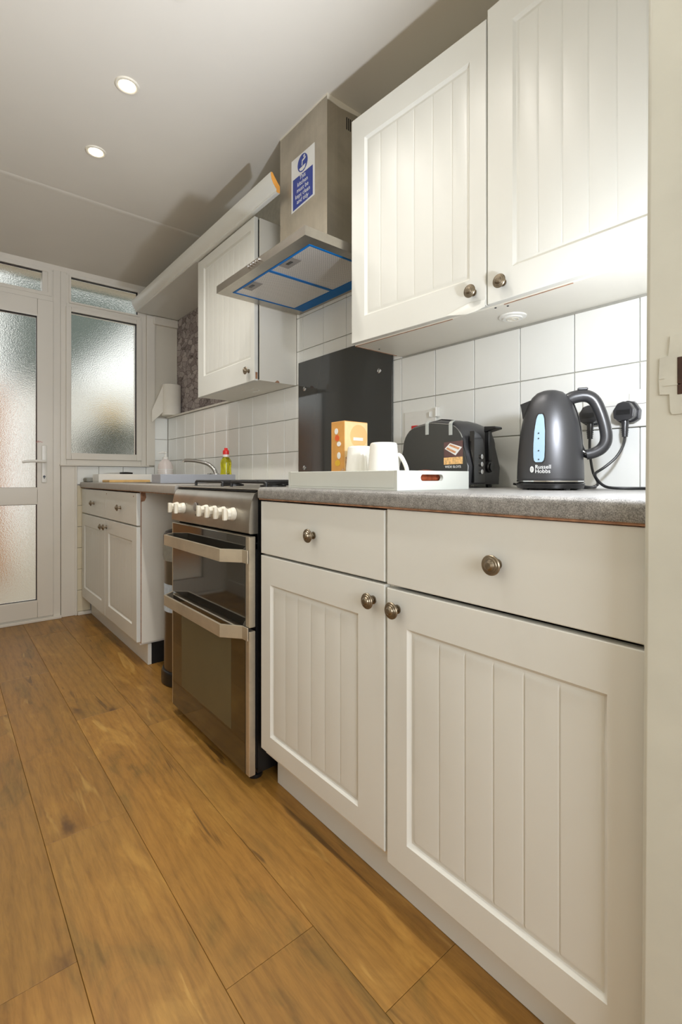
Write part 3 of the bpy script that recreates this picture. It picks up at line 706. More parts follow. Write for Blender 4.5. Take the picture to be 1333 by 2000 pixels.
for a, c in ((fy0+bw, 1.578), (1.594, fy1-bw)):
    p = box(fx0+bw, 1.262, a, c, z0+.0005, z0+.004).build('grease_filter', 'mesh', t, smooth=0)
    m = a+(c-a)*.60
    q = MB().box(fx0+bw+.001, 1.0045, m-.045, m+.045, z0-.0018, z0+.0005, .0006).build('filter_latch', 'latch_grey', p)
    box(fx0+bw+.012, fx0+bw+.024, m-.016, m+.016, z0-.003, z0-.0017, .0004).build('latch_grip', 'black_plastic', p)
tp = MB().box(1.285, XW-.004, HY0+.06, 1.40, z0-.0045, z0-.0003).build('lamp_cover', 'cream_plastic', t)
for y in (1.6433, 1.6236, 1.6042, 1.5851, 1.5640):
    MB().lathe([(.0055, 0), (.0055, .006), (.0045, .008), (0, .008)], (HX, y, 1.7435), (-1, 0, 0), 16).build('push_button', 'chrome', t)
# upper chimney
CXF, KY0, KY1 = 1.1395, 1.4587, 1.7915
b = MB(); b.box(CXF, CXF+.0015, KY0, KY1, z1, ZC-.002).box(CXF+.0015, XW, KY0, KY0+.0015, z1, ZC-.002).box(CXF+.0015, XW, KY1-.0015, KY1, z1, ZC-.002)
b.build('chimney', 'steel_stained', t, smooth=0)
for k in range(6): box(1.236+k*.0095, 1.2405+k*.0095, KY0-.0006, KY0+.0004, 2.318, 2.366).build('vent_slot', 'dark_gap', t)
MB().prism([(CXF-.001, ZC), (CXF-.001, ZC-.02), (1.2, ZC-.026), (1.26, ZC-.02), (XW, ZC-.012), (XW, ZC)], 'y', KY0-.003, KY0).box(CXF-.0015, CXF, KY0, KY1, ZC-.006, ZC).build('caulk_bead', 'caulk', t)
# notice on the chimney
sg = MB().prism([(1.5389, 2.0595), (1.7020, 2.0494), (1.7020, 2.2692), (1.5389, 2.2670)], 'x', CXF-.0008, CXF).build('notice', 'white_print', t); sg['label'] = 'white and blue sign about keeping the kitchen clean'
xs_ = CXF-.0012
MB().prism([(1.5500, 2.0665), (1.6905, 2.0560), (1.6905, 2.1845), (1.5500, 2.1845)], 'x', xs_, CXF-.0007).build('blue_panel', 'blue_print', sg)
MB().lathe([(.0355, 0), (.0355, .0005), (0, .0005)], (CXF-.0007, 1.6205, 2.2265), (-1, 0, 0), 40).build('blue_disc', 'blue_print', sg)
L = MB()
for body, z in (('This', 2.1650), ('kitchen', 2.1420), ('must be', 2.1190), ('kept clean', 2.0960), ('and tidy', 2.0730)):
    L.text(body, .0255, lambda x, y, zz, z0=z: (xs_-.0003+zz*.5, 1.6203-x, z0+y))
L.build('notice_lettering', 'white_print', sg, smooth=0)
Pm = MB(); xx = xs_-.0003
def pt(u, v): return (1.6205-u, 2.2265+v)
Pm.prism([pt(-.024, -.016), pt(.022, -.012), pt(.016, -.026), pt(.0, -.031), pt(-.017, -.027)], 'x', xx, xx+.0004)       # bowl / suds
Pm.prism([pt(-.006, -.010), pt(-.001, -.010), pt(.001, .006), pt(.012, .008), pt(.022, .012), pt(.022, .018), pt(.010, .015), pt(-.004, .012)], 'x', xx, xx+.0004)  # spout
Pm.prism([pt(.008, .018), pt(.014, .019), pt(.018, .026), pt(.012, .029), pt(.006, .025)], 'x', xx, xx+.0004)              # tap head
Pm.build('pictogram', 'white_print', sg, smooth=0)

# ------------------------------------------------------------------ cooker
OY0, OY1, OX = 1.299, 1.931, .7165
t = thing('cooker', 'freestanding stainless steel double oven gas cooker between bin and base cupboard', 'cooker', (1.0, 1.615, 0))
b = MB(); b.box(OX+.03, 1.315, OY0+.001, OY0+.004, .035, .893).box(OX+.03, 1.315, OY1-.004, OY1-.001, .035, .893).box(OX+.03, 1.315, OY0+.004, OY1-.004, .035, .05)
b.box(1.30, 1.315, OY0+.004, OY1-.004, .05, .893).box(OX+.025, 1.30, OY0+.004, OY1-.004, .72, .74).box(OX+.025, OX+.032, OY0+.004, OY1-.004, .05, .735)
b.build('side_panels', 'black_enamel', t)['label'] = 'black enamelled sides'
# curved control fascia
fp = [(.7195, .768), (.7150, .772), (.7155, .80), (.7185, .84), (.7240, .868), (.7330, .888), (.7460, .898), (.7460, .768)]
fo = MB().prism(fp, 'y', OY0-.001, OY1, .0).build('control_panel', 'steel', t, smooth=50)
# hob
hb = MB().box(.742, 1.30, OY0-.002, OY1, .898, .9065, .004, 2)
hb.build('hob_plate', 'steel', t)
box(.738, .744, OY0+.002, OY1-.002, .8955, .8985).build('hob_seam', 'dark_gap', t)
for (yc) in (1.46, 1.77):
    g = MB(); z = .9245; r = .0055
    for x in (.80, 1.0, 1.25): g.tube([(x, yc-.12, .907), (x, yc-.12, z-.004), (x, yc-.115, z), (x, yc+.115, z), (x, yc+.12, z-.004), (x, yc+.12, .907)], r, 8)
    for y in (yc-.075, yc+.075): g.tube([(.795, y, z), (1.255, y, z)], r*.9, 8)
    g.build('pan_support', 'cast_iron', t)
for x, y in ((.90, 1.46), (1.13, 1.46), (.90, 1.77), (1.13, 1.77)):
    MB().lathe([(.046, .0), (.046, .006), (.034, .008), (.034, .012), (0, .0125)], (x, y, .9065), seg=28).build('burner', 'black_enamel', t)
# knobs
def cooker_knob(y, z):
    k = MB().lathe([(.0210, 0), (.0210, .006), (.0190, .009), (.0190, .014), (.0165, .016)], (.7175, y, z), (-1, 0, 0), 28)
    k.prism([(y-.0165, z-.006), (y-.0165, z+.006), (y-.009, z+.0165), (y+.009, z+.0165), (y+.0165, z+.006), (y+.0165, z-.006), (y+.009, z-.0165), (y-.009, z-.0165)], 'x', .7015, .690, .0015)
    k.prism([(y-.0065, z-.019), (y-.0065, z+.019), (y+.0065, z+.019), (y+.0065, z-.019)], 'x', .692, .680, .002)
    k.build('control_knob', 'cream_plastic', t)
for y in (1.874, 1.812): cooker_knob(y, .822)
for y in (1.602, 1.535, 1.4680, 1.4010): cooker_knob(y, .8235)
MB().lathe([(.016, 0), (.016, .002), (.013, .003), (0, .003)], (.7165, 1.7, .833), (-1, 0, 0), 24).build('timer_window', 'latch_grey', t)
box(.7138, .7148, 1.682, 1.694, .800, .806).build('ignition_button', 'black_plastic', t)
# oven doors
def oven_door(z0, z1, glass, inner, hz, lab):
    d = MB().box(OX, OX+.022, OY0, OY1, z0, z1, .002).build('oven_door', 'oven_steel', t); d['label'] = lab
    box(OX-.0018, OX+.001, OY0+.022, OY1-.014, z0+.0015, z1-.0015, .0008).build('oven_glass', glass, d)
    if inner:
        o = box(OX-.0022, OX-.0016, OY0+.115, OY1-.105, inner[0], inner[1]).build('inner_window', 'oven_inner', d, smooth=0)
    h = MB(); f, k = .664, OX-.002
    path = [(k, OY0+.001), (k-.004, OY0+.001), (k-.0045, OY0+.033), (f, OY0+.092), (f, OY1-.055), (k-.0045, OY1-.012), (k, OY1-.012)]
    inn = [(k, OY1-.020), (k-.002, OY1-.021), (f+.008, OY1-.060), (f+.008, OY0+.097), (k-.001, OY0+.04), (k, OY0+.038)]
    h.prism(path+inn, 'z', hz-.020, hz+.020, .0012).build('oven_handle', 'oven_steel', d)
oven_door(.4835, .7600, 'oven_glass', None, .6985, 'upper oven door with dark glass')
oven_door(.033, .4720, 'oven_glass_low', (.135, .435), .4700-.005, 'lower oven door with brown glass')
for y in (OY0+.05, OY1-.03):
    MB().lathe([(.022, 0), (.024, .004), (.024, .012), (.012, .016), (.012, .036)], (.765, y, 0), seg=20).build('foot', 'black_plastic', t)
    MB().lathe([(.022, 0), (.024, .004), (.024, .012), (.012, .016), (.012, .036)], (1.25, y, 0), seg=20).build('foot', 'black_plastic', t)

# ------------------------------------------------------------------ splashback
t = thing('splashback', 'black glass splashback on the tiled wall behind the cooker', 'splashback', (1.33, 1.62, .915))
MB().box(1.3275, XW-.0005, 1.297, 1.925, .925, 1.4905, .0012).build('glass_panel', 'splash', t)
for y in (1.365, 1.872):
    for z in (.985, 1.3585):
        s_ = MB().lathe([(.0105, 0), (.0100, .003), (.006, .0045), (0, .0047)], (1.3275, y, z), (-1, 0, 0), 20).build('screw', 'chrome', t)
        MB().prism([(y-.008, z+.007), (y-.007, z+.008), (y+.008, z-.007), (y+.007, z-.008)], 'x', 1.3224, 1.3232).build('screw_slot', 'dark_gap', s_)

# ------------------------------------------------------------------ sockets, plugs, cords
def socket(name, lab, y0, y1, z0, z1):
    t = thing(name, lab, 'socket', (XW, (y0+y1)/2, (z0+z1)/2))
    MB().box(XW-.0095, XW-.0003, y0, y1, z0, z1, .003, 2).build('face_plate', 'white_plastic', t); return t
t = socket('wall_socket', 'white double wall socket behind the kettle with two plugs in it', .418, .584, 1.066, 1.158)
for y in (.462, .535): box(XW-.0125, XW-.0092, y-.008, y+.008, 1.128, 1.150, .0015).build('rocker_switch', 'white_plastic', t)
box(XW-.0098, XW-.0090, .43, .575, 1.1215, 1.1228).build('switch_line', 'latch_grey', t)
t = socket('cooker_switch', 'white cooker switch plate with red rocker, half hidden behind the toaster', 1.085, 1.232, 1.085, 1.180)
box(XW-.013, XW-.0092, 1.165, 1.195, 1.104, 1.128, .0015).build('red_rocker', 'red_plastic', t)
for ya, yb, zb_ in ((1.072, 1.080, 1.184), (1.100, 1.106, 1.170)): box(XW-.022, XW-.0003, ya, yb, 1.150, zb_, .002).build('white_clip', 'white_plastic', t)
def plug(lab, y, z, cord, grp='black plugs behind the kettle'):
    t = thing('mains_plug', lab, 'plug', (XW-.01, y, z), grp)
    xb = XW-.0098
    out = [(y-.026, z-.018), (y-.028, z+.004), (y-.016, z+.024), (y, z+.029), (y+.016, z+.024), (y+.028, z+.004), (y+.026, z-.018), (y+.014, z-.026), (y-.014, z-.026)]
    MB().prism(out, 'x', xb-.016, xb-.0001, .002).build('plug_base', 'satin_black', t)
    i = [(y+(a-y)*.86, z+(c-z)*.86) for a, c in out]
    MB().prism(i, 'x', xb-.042, xb-.015, .003).build('plug_cap', 'satin_black', t)
    MB().box(xb-.0428, xb-.0415, y-.016, y+.016, z-.008, z+.004).build('moulded_rating', 'black_plastic', t)
    s = MB().tube([(xb-.028, y, z-.02), (xb-.03, y, z-.04), (xb-.031, y-.0, z-.062)], [.0085, .0075, .006], 12)
    for k in range(5): s.ring(.004, .0088-.0005*k, 0, .0022, (xb-.030, y, z-.042-k*.0048))
    s.build('strain_relief', 'satin_black', t)
    MB().tube(cord, .0034, 8, 2).build('power_cord', 'black_plastic', t)
    return t
PZ = 1.1015; xb = XW-.0098
plug('black mains plug on the right of the double socket, beside the doorway', .469, PZ,
     [(xb-.031, .469, PZ-.06), (xb-.04, .470, PZ-.085), (xb-.055, .482, PZ-.115), (xb-.075, .503, PZ-.14), (1.235, .513, PZ-.152), (1.225, .505, .935), (1.222, .485, .918), (1.226, .455, .9145), (1.245, .42, .9145), (1.26, .40, .9145)])
plug('black mains plug on the left of the double socket, seen through the kettle handle', .552, PZ,
     [(xb-.031, .552, PZ-.06), (xb-.033, .551, PZ-.1), (xb-.04, .54, PZ-.15), (xb-.06, .52, .925), (xb-.072, .535, .9145), (1.262, .60, .9145), (1.28, .70, .9145), (1.296, .74, .916), (1.298, .77, .921)])

# ------------------------------------------------------------------ kettle
KX, KY = 1.117, .568; rd = Vector((.4531, -.8915, 0)); fd = Vector((-.8915, -.4531, 0))
t = thing('kettle', 'black electric kettle with side handle and blue water window on the near worktop', 'kettle', (KX, KY, ZT))
MB().lathe([(.066, .002), (.073, .004), (.0755, .010), (.0755, .015), (.0715, .0185), (.0, .0185)], (KX, KY, ZT), seg=44).build('power_base', 'black_gloss', t)
for a in (60, 150, 240, 330): MB().lathe([(.008, 0), (.008, .004), (0, .004)], (KX+.062*math.cos(R(a)), KY+.062*math.sin(R(a)), ZT), seg=12).build('base_foot', 'black_plastic', t)
KPR = [(.0700, .0195), (.0732, .0215), (.0738, .028), (.0730, .055), (.0708, .090), (.0675, .125), (.0630, .155), (.0570, .180), (.0490, .203), (.0400, .219), (.0290, .2295), (.016, .2345), (0, .2355)]
def kr(h):
    for (a, b_), (c, d_) in zip(KPR, KPR[1:]):
        if b_ <= h <= d_: return a+(c-a)*(h-b_)/(d_-b_)
    return .05
MB().lathe(KPR, (KX, KY, ZT), seg=64).build('body', 'kettle', t, smooth=60)
MB().ring(.0725, .0748, .0190, .0218, (KX, KY, ZT), seg=48).build('base_ring', 'chrome', t)
def on_k(s_, h, off):
    """point on the kettle body: arc length s_ to the right of the side facing the room, height h"""
    r = kr(h)+off; a = s_/max(kr(h), .03)
    v = fd*math.cos(a)+rd*math.sin(a); return Vector((KX, KY, ZT+h))+v*r
def patch(name, outline, off0, off1, mat, par):
    b = MB(); n = len(outline)
    fr = [b.bm.verts.new(on_k(s_, h, off1)) for s_, h in outline]; bk = [b.bm.verts.new(on_k(s_, h, off0)) for s_, h in outline]
    cs = sum(p[0] for p in outline)/n; hs = [p[1] for p in outline]
    m = n//2
    for k in range(m-1):
        b.bm.faces.new((fr[k], fr[k+1], fr[n-2-k], fr[n-1-k]))
    for k in range(n): b.bm.faces.new((fr[k], bk[k], bk[(k+1) % n], fr[(k+1) % n]))
    bmesh.ops.recalc_face_normals(b.bm, faces=b.bm.faces[:]); return b.build(name, mat, par)
H = [.064, .068, .075, .09, .105, .12, .135, .15, .163, .170, .174]
W = [.007, .0105, .012, .0125, .0125, .0120, .0115, .0100, .0085, .0065, .004]
cx = [-.0235]*11
cx = [-.0235+.0035*((h-.06)/.11)**2 for h in H]
left = [(c-w, h) for c, w, h in zip(cx, W, H)]; right = [(c+w, h) for c, w, h in zip(cx, W, H)]
wg = patch('water_window', left+right[::-1], -.001, .0012, 'gauge', t); wg['label'] = 'pale blue water level window'
fl = [(c-w-.0022, h) for c, w, h in zip(cx, W, [h+(.0025 if h > .12 else -.0025)*1 for h in H])]; frr = [(c+w+.0022, h) for c, w, h in zip(cx, W, [h+(.0025 if h > .12 else -.0025) for h in H])]
patch('window_rim', fl+frr[::-1], -.001, .0006, 'black_gloss', t)
for h in (.070, .090, .118, .130):
    p = on_k(-.0235, h, .0012); q = (p-Vector((KX, KY, p.z))).normalized(); MB().lathe([(.0016, 0), (.0016, .0004), (0, .0004)], p, q, 10).build('level_mark', 'satin_black', wg)
lg = MB(); lg.text('Russell\nHobbs', .0125, lambda x, y, z: on_k(-.0320+x, .0490+y, .0004+z), align='LEFT', spacing=.78)
c0 = (-.0395, .0475)
em = []
for k in range(20):
    a = 2*math.pi*k/20; em.append((c0[0]+.0048*math.cos(a), c0[1]+.0072*math.sin(a)))
fv = [lg.bm.verts.new(on_k(s_, h, .0007)) for s_, h in em]; lg.bm.faces.new(fv)
lg.build('maker_lettering', 'white_print', t, smooth=0)
lf = MB(); c1 = c0
for dz in (-.004, -.0013, .0013, .004):
    w = .0030*(1-abs(dz)/.0075)
    lf.bm.faces.new([lf.bm.verts.new(on_k(c1[0]+sx*w, c1[1]+dz+sz*.0004, .0010)) for sx, sz in ((-1, -1), (1, -1), (1, 1), (-1, 1))])
lf.build('emblem_lines', 'satin_black', t, smooth=0)
def ks(s_, h, f_=0): return Vector((KX, KY, ZT+h))+rd*s_+fd*f_
hd = MB().tube([ks(.028, .204), ks(.048, .2155), ks(.074, .2185), ks(.092, .209), ks(.103, .188), ks(.112, .160), ks(.1180, .130), ks(.1165, .108), ks(.105, .092), ks(.088, .084), ks(.078, .082)],
               [.013, .0150, .0145, .0140, .0135, .0130, .0130, .0130, .0125, .0120, .0118], 16, 2, .95)
hd.build('handle', 'satin_black', t)
MB().tube([ks(.083, .0815), ks(.070, .088), ks(.064, .105), ks(.0620, .130), ks(.0560, .165), ks(.046, .195), ks(.040, .205)], [.010, .0085, .0075, .0075, .0080, .0090, .010], 12, 2).build('handle_spine', 'black_gloss', t)
sw = MB().box(-.011, .011, -.007, .007, 0, .006, .002)
for v in sw.bm.verts: v.co = ks(.070, .2312)+rd*v.co.x+fd*v.co.y+Vector((0, 0, v.co.z))
sw.build('lid_button', 'satin_black', t)
spt = MB(); 
A = [ks(-.042, .213, .014), ks(-.042, .213, -.014), ks(-.0655, .2050, -.010), ks(-.0655, .2050, .010)]; B = [ks(-.048, .165, .016), ks(-.048, .165, -.016), ks(-.0600, .170, -.008), ks(-.0600, .170, .008)]
va = [spt.bm.verts.new(p) for p in A]; vb = [spt.bm.verts.new(p) for p in B]
spt.bm.faces.new(va); spt.bm.faces.new(vb[::-1])
for k in range(4): spt.bm.faces.new((va[k], vb[k], vb[(k+1) % 4], va[(k+1) % 4]))
bmesh.ops.recalc_face_normals(spt.bm, faces=spt.bm.faces[:]); spt.build('spout', 'black_plastic', t)
MB().tube([ks(.070, .008, -.01), ks(.085, .006, -.02), ks(.10, .006, -.05), ks(.098, .005, -.085), ks(.085, .0045, -.10)], .0034, 8, 2).build('base_cord', 'black_plastic', t)

# ------------------------------------------------------------------ toaster
TX0, TX1, TY0, TY1 = 1.115, 1.280, .7975, 1.060
t = thing('toaster', 'black two-slot toaster with a picture sticker behind the white tray', 'toaster', (1.2, .93, ZT))
ztop = ZT+.196
def arch(y0, y1, z0, z1, r, n=8, top=.008):
    """rounded loaf outline in (y, z)"""
    pts = [(y0, z0), (y0-.004, z0+.05)]
    for k in range(n+1):
        a = math.pi-(math.pi/2)*k/n; pts.append((y0+.012+r+r*math.cos(a), z1-top-r*1.15+r*1.15*math.sin(a)))
    pts.append(((y0+y1)/2, z1))
    for k in range(n+1):
        a = math.pi/2-(math.pi/2)*k/n; pts.append((y1-.012-r+r*math.cos(a), z1-top-r*1.15+r*1.15*math.sin(a)))
    pts += [(y1+.004, z0+.05), (y1, z0)]
    return pts
oa = arch(TY0+.004, TY1-.004, ZT+.009, ztop, .058)
ins = arch(TY0+.012, TY1-.012, ZT+.013, ztop-.006, .055)
b = MB(); secs = []
cyy = (TY0+TY1)/2
for x, sc1, zt_ in ((TX0+.003, .965, -.006), (TX0+.012, 1.0, 0), (TX0+.05, 1.012, .006), ((TX0+TX1)/2, 1.014, .008), (TX1-.05, 1.012, .006), (TX1-.012, 1.0, 0), (TX1-.003, .965, -.006)):
    secs.append([b.bm.verts.new((x, cyy+(y-cyy)*sc1, (z+zt_*(z-ZT)/.19))) for y, z in oa])
n = len(oa)
for a, c in zip(secs, secs[1:]):
    for k in range(n): b.bm.faces.new((a[k], a[(k+1) % n], c[(k+1) % n], c[k]))
b.bm.faces.new(secs[0]); b.bm.faces.new(secs[-1][::-1]); bmesh.ops.recalc_face_normals(b.bm, faces=b.bm.faces[:])
body = b.build('body', 'kettle', t, smooth=45)
MB().prism(arch(TY0+.0075, TY1-.0075, ZT+.0105, ztop-.0065, .0565), 'x', TX0, TX0+.0035, .0008).build('side_panel', 'toaster_black', t)['label'] = 'matte dark side panel'
MB().prism(arch(TY0+.0065, TY1-.0065, ZT+.0095, ztop-.0055, .057), 'x', TX0+.0018, TX0+.0046).build('highlight_rim', 'chrome', t)  # thin chrome rim added to give the panel edge its highlight
for y in (.857, .943):
    s_ = MB(); w = .0060; dz = ZT + (-.0065 if y < .9 else 0)
    ring_ = [(TX0-.0014, dz+.156), (TX0-.0014, dz+.1888), (TX0+.003, dz+.1943), (TX0+.013, dz+.1987), (TX0+.013, dz+.1975), (TX0+.004, dz+.1930), (TX0-.0001, dz+.1880), (TX0-.0001, dz+.156)]
    s_.prism(ring_, 'y', y-w, y+w)
    s_.build('warming_bar', 'latch_pale', t)['label'] = 'pale bar folded over the top edge'
for x in (1.175, 1.22): MB().prism([(.895, ztop-.01), (.963, ztop-.01), (.963, ztop+.0044), (.929, ztop+.0092), (.895, ztop+.0044)], 'x', x-.011, x+.011).build('bread_slot', 'dark_gap', t)
# sticker: picture of a toaster over a strip of bakes, wording below
sy = lambda u: .8807-u; sz = lambda v: ZT+v     # u to the right on the face, v up
X1 = TX0-.0002
st = MB().prism([(sy(0), sz(.084)), (sy(.0655), sz(.084)), (sy(.0655), sz(.132)), (sy(0), sz(.1295))], 'x', X1-.0006, X1).build('sticker', 'sticker_dark', t); st['label'] = 'picture sticker of a toaster, lettered WIDE SLOTS'
MB().prism([(sy(.0), sz(.0655)), (sy(.065), sz(.067)), (sy(.065), sz(.087)), (sy(.0), sz(.0855))], 'x', X1-.0009, X1-.0002).build('bakes_picture', 'sticker_food', st)
w_ = MB().prism([(sy(.003), sz(.111)), (sy(.022), sz(.1265)), (sy(.063), sz(.1135)), (sy(.041), sz(.091))], 'x', X1-.0009, X1-.0005)
w_.build('toaster_picture', 'white_print', st)
q_ = MB().prism([(sy(.008), sz(.1105)), (sy(.013), sz(.1150)), (sy(.043), sz(.1015)), (sy(.039), sz(.0970))], 'x', X1-.0012, X1-.0008)
q_.prism([(sy(.018), sz(.1195)), (sy(.0225), sz(.1235)), (sy(.056), sz(.1120)), (sy(.051), sz(.1070))], 'x', X1-.0012, X1-.0008)
q_.build('toast_picture', 'sticker_toast', st)
tx = MB().text('WIDE SLOTS', .0098, lambda x, y, z: (X1-.0005+z, sy(.0315)-x, sz(.0560)+y))
tx.build('sticker_lettering', 'white_print', st, smooth=0)
# control end facing the doorway
YE = TY0-.0035
cp_ = MB().prism([(TX0+.018, ZT+.014), (TX0+.070, ZT+.014), (TX0+.070, ZT+.10), (TX0+.062, ZT+.135), (TX0+.040, ZT+.152), (TX0+.018, ZT+.158)], 'y', YE-.003, YE+.012, .001)
cp_.build('control_panel', 'black_gloss', t)
for z in (.045, .066, .087):
    MB().lathe([(.0065, 0), (.0065, .004), (0, .005)], (TX0+.05, YE-.003, ZT+z), (0, -1, 0), 16).build('push_button', 'chrome', t)
MB().lathe([(.0150, 0), (.0150, .008), (.0125, .011), (.0125, .016), (0, .017)], (TX0+.094, YE+.004, ZT+.058), (0, -1, 0), 24).build('browning_dial', 'black_plastic', t)
lv = MB().box(TX0+.088, TX0+.104, YE-.004, YE+.012, ZT+.075, ZT+.165, .002).prism([(YE-.030, ZT+.166), (YE+.008, ZT+.158), (YE+.008, ZT+.175), (YE-.028, ZT+.173)], 'x', TX0+.080, TX0+.115, .002)
lv.build('lever', 'black_plastic', t)
for x in (TX0+.03, TX1-.03):
    for y in (TY0+.025, TY1-.025): MB().lathe([(.009, 0), (.009, .0105), (0, .0105)], (x, y, ZT), seg=14).build('foot', 'black_plastic', t)

# ------------------------------------------------------------------ tray with mugs and snack box
AX0, AX1, AY0, AY1, AH, th = .760, 1.018, .727, 1.151, .0445, .009
t = thing('serving_tray', 'pale grey wooden tray with slotted ends, holding mugs and a snack box', 'tray', ((AX0+AX1)/2, (AY0+AY1)/2, ZT))
box(AX0, AX1, AY0, AY1, ZT+.0003, ZT+.005).build('base', 'tray_grey', t)
for x in (AX0, AX1-th): box(x, x+th, AY0+th, AY1-th, ZT+.005, ZT+AH, .001).build('long_side', 'tray_grey', t)
cxx = (AX0+AX1)/2-.012
for y in (AY0, AY1-th):
    b = MB(); z0, z1, a, c = ZT+.021, ZT+.036, cxx-.040, cxx+.040
    b.box(AX0, a-.0, y, y+th, ZT+.005, ZT+AH).box(c, AX1, y, y+th, ZT+.005, ZT+AH).box(a, c, y, y+th, ZT+.005, z0).box(a, c, y, y+th, z1, ZT+AH)
    rr = (z1-z0)/2; zc = (z0+z1)/2
    for sgn, xe in ((1, a), (-1, c)):
        for top in (1, -1):
            pts = [(xe, zc+top*rr)]+[(xe+sgn*rr*(1-math.cos(R(q))), zc+top*rr*math.sin(R(q))) for q in (90, 60, 30, 0)]
            b.prism(pts, 'y', y, y+th)
    b.build('slotted_end', 'tray_grey', t, smooth=0)
mug = None
MPR = [(.0, .110), (.029, .110), (.0320, .1085), (.0340, .104), (.0390, .05), (.0405, .015), (.0405, .002), (.0400, 0), (.0378, 0), (.0378, .012), (.0355, .05), (.029, .101), (0, .103)]
def make_mug(x, y, lab, ang):
    z = ZT+.0053
    t = thing('mug', lab, 'mug', (x, y, z), 'upturned white mugs on the tray')
    MB().lathe([(r*1.0, h) for r, h in MPR[::-1]], (x, y, z), seg=40).build('bowl', 'ceramic', t, smooth=50)
    d = Vector((math.cos(ang), math.sin(ang), 0)); c = Vector((x, y, z))
    MB().tube([c+d*.0355+Vector((0, 0, .080)), c+d*.044+Vector((0, 0, .074)), c+d*.057+Vector((0, 0, .045)), c+d*.055+Vector((0, 0, .020)), c+d*.0395+Vector((0, 0, .016))], [.0052, .0055, .0055, .0055, .0052], 10, 2, 1.2).build('handle', 'ceramic', t)
    return t
make_mug(.847, .856, 'upturned white mug with its handle showing, the front one on the tray', R(-52))
make_mug(.8955, .9985, 'upturned white mug behind the front mug, next to the snack box', R(40))
BX0, BX1, BY0, BY1, BZ = .902, .993, 1.073, 1.135, ZT+.0053
t = thing('snack_box', 'orange and cream cardboard snack box standing behind the white mugs', 'box', ((BX0+BX1)/2, (BY0+BY1)/2, BZ))
box(BX0, BX1, BY0, BY1, BZ, BZ+.189, .0012).build('carton', 'mdf_box', t)
box(BX0+.001, BX1-.001, BY0-.0006, BY0, BZ+.002, BZ+.187).build('front_print', 'box_front', t)
def ell(cx_, cz_, a, c, n=24): return [(cx_+a*math.cos(2*math.pi*k/n), cz_+c*math.sin(2*math.pi*k/n)) for k in range(n)]
MB().prism(ell((BX0+BX1)/2+.010, BZ+.146, .034, .034), 'y', BY0-.0010, BY0-.0005).build('oval_print', 'peach_print', t)
lp = MB().box((BX0+BX1)/2-.012, (BX0+BX1)/2+.026, BY0-.0014, BY0-.0009, BZ+.133, BZ+.142)
lp.build('pale_band', 'white_print', t)
MB().prism([(BX0+.003, BZ+.003), (BX1-.02, BZ+.003), (BX1-.03, BZ+.06), (BX0+.02, BZ+.09), (BX0+.003, BZ+.082)], 'y', BY0-.0010, BY0-.0005).build('nut_picture', 'nut_print', t)
yy = (BY0+BY1)/2
def side(pts, mat, nm): MB().prism([(yy-u, BZ+v) for u, v in pts], 'x', BX0-.0008, BX0-.0001).build(nm, mat, t)
side([(a, c) for a, c in ell(-.002, .140, .010, .009)], 'red_print', 'red_spot')
side([(a, c) for a, c in ell(-.006, .160, .008, .009)], 'white_print', 'pale_spot'); side([(a, c) for a, c in ell(.006, .122, .009, .007)], 'white_print', 'pale_spot')
side([(a, c) for a, c in ell(.006, .088, .008, .010)], 'white_print', 'pale_spot'); side([(a, c) for a, c in ell(.000, .066, .012, .009)], 'yellow_print', 'yellow_spot')
side([(.002, .003), (.029, .003), (.029, .052), (.014, .044), (.004, .026)], 'nut_print', 'nut_picture')

# copper wrapped things seen through the slot of the tray
tag(MB().tube([(.84, .757, ZT+.0265), (.89, .760, ZT+.0272), (.95, .756, ZT+.0268)], [.015, .021, .016], 14, 2).build('copper_wrapped_packet', 'copper'), 'copper coloured foil packet lying inside the tray behind the hand slot', 'packet')

# ------------------------------------------------------------------ things by the sink
t = thing('grey_tray', 'slim blue-grey tray in front of the tap on the far worktop', 'tray', (.99, 2.37, ZF))
gx0, gx1, gy0, gy1, gh = .800, 1.190, 2.305, 2.43, .0425
gz = ZF+.0040
box(gx0, gx1, gy0, gy1, gz, gz+.004).build('base', 'tray_steel', t)
for y in (gy0, gy1-.006): box(gx0, gx1, y, y+.006, gz+.004, gz+gh, .001).build('long_side', 'tray_steel', t)
for x in (gx0, gx1-.006): box(x, x+.006, gy0+.006, gy1-.006, gz+.004, gz+gh, .001).build('short_end', 'tray_steel', t)
t = thing('drainer_tray', 'white dish drainer tray under the window with a knife lying on it', 'drainer', (.95, 3.42, ZF))
dx0, dx1, dy0, dy1, dh = .775, 1.118, 3.36, 3.52, .052
box(dx0, dx1, dy0, dy1, ZF+.0003, ZF+.006).build('base', 'white_plastic', t)
for y in (dy0, dy1-.006): box(dx0, dx1, y, y+.006, ZF+.006, ZF+dh, .002).build('long_side', 'white_plastic', t)
for x in (dx0, dx1-.006): box(x, x+.006, dy0+.006, dy1-.006, ZF+.006, ZF+dh, .002).build('short_end', 'white_plastic', t)
box(dx0+.006, dx1-.006, dy0+.006, dy1-.006, ZF+.046, ZF+.049).build('drip_grid', 'white_plastic', t)
t = thing('kitchen_knife', 'black handled knife lying across the white drainer tray', 'knife', (.94, 3.37, ZF+.0525))
MB().tube([(.905, 3.375, ZF+.0592), (.94, 3.372, ZF+.0602), (.985, 3.372, ZF+.0585)], [.006, .0072, .0055], 10, 1).build('handle', 'black_plastic', t)
MB().prism([(.8, ZF+.0555), (.907, ZF+.0555), (.907, ZF+.0615), (.83, ZF+.0600)], 'y', 3.374, 3.3755).build('blade', 'steel', t)
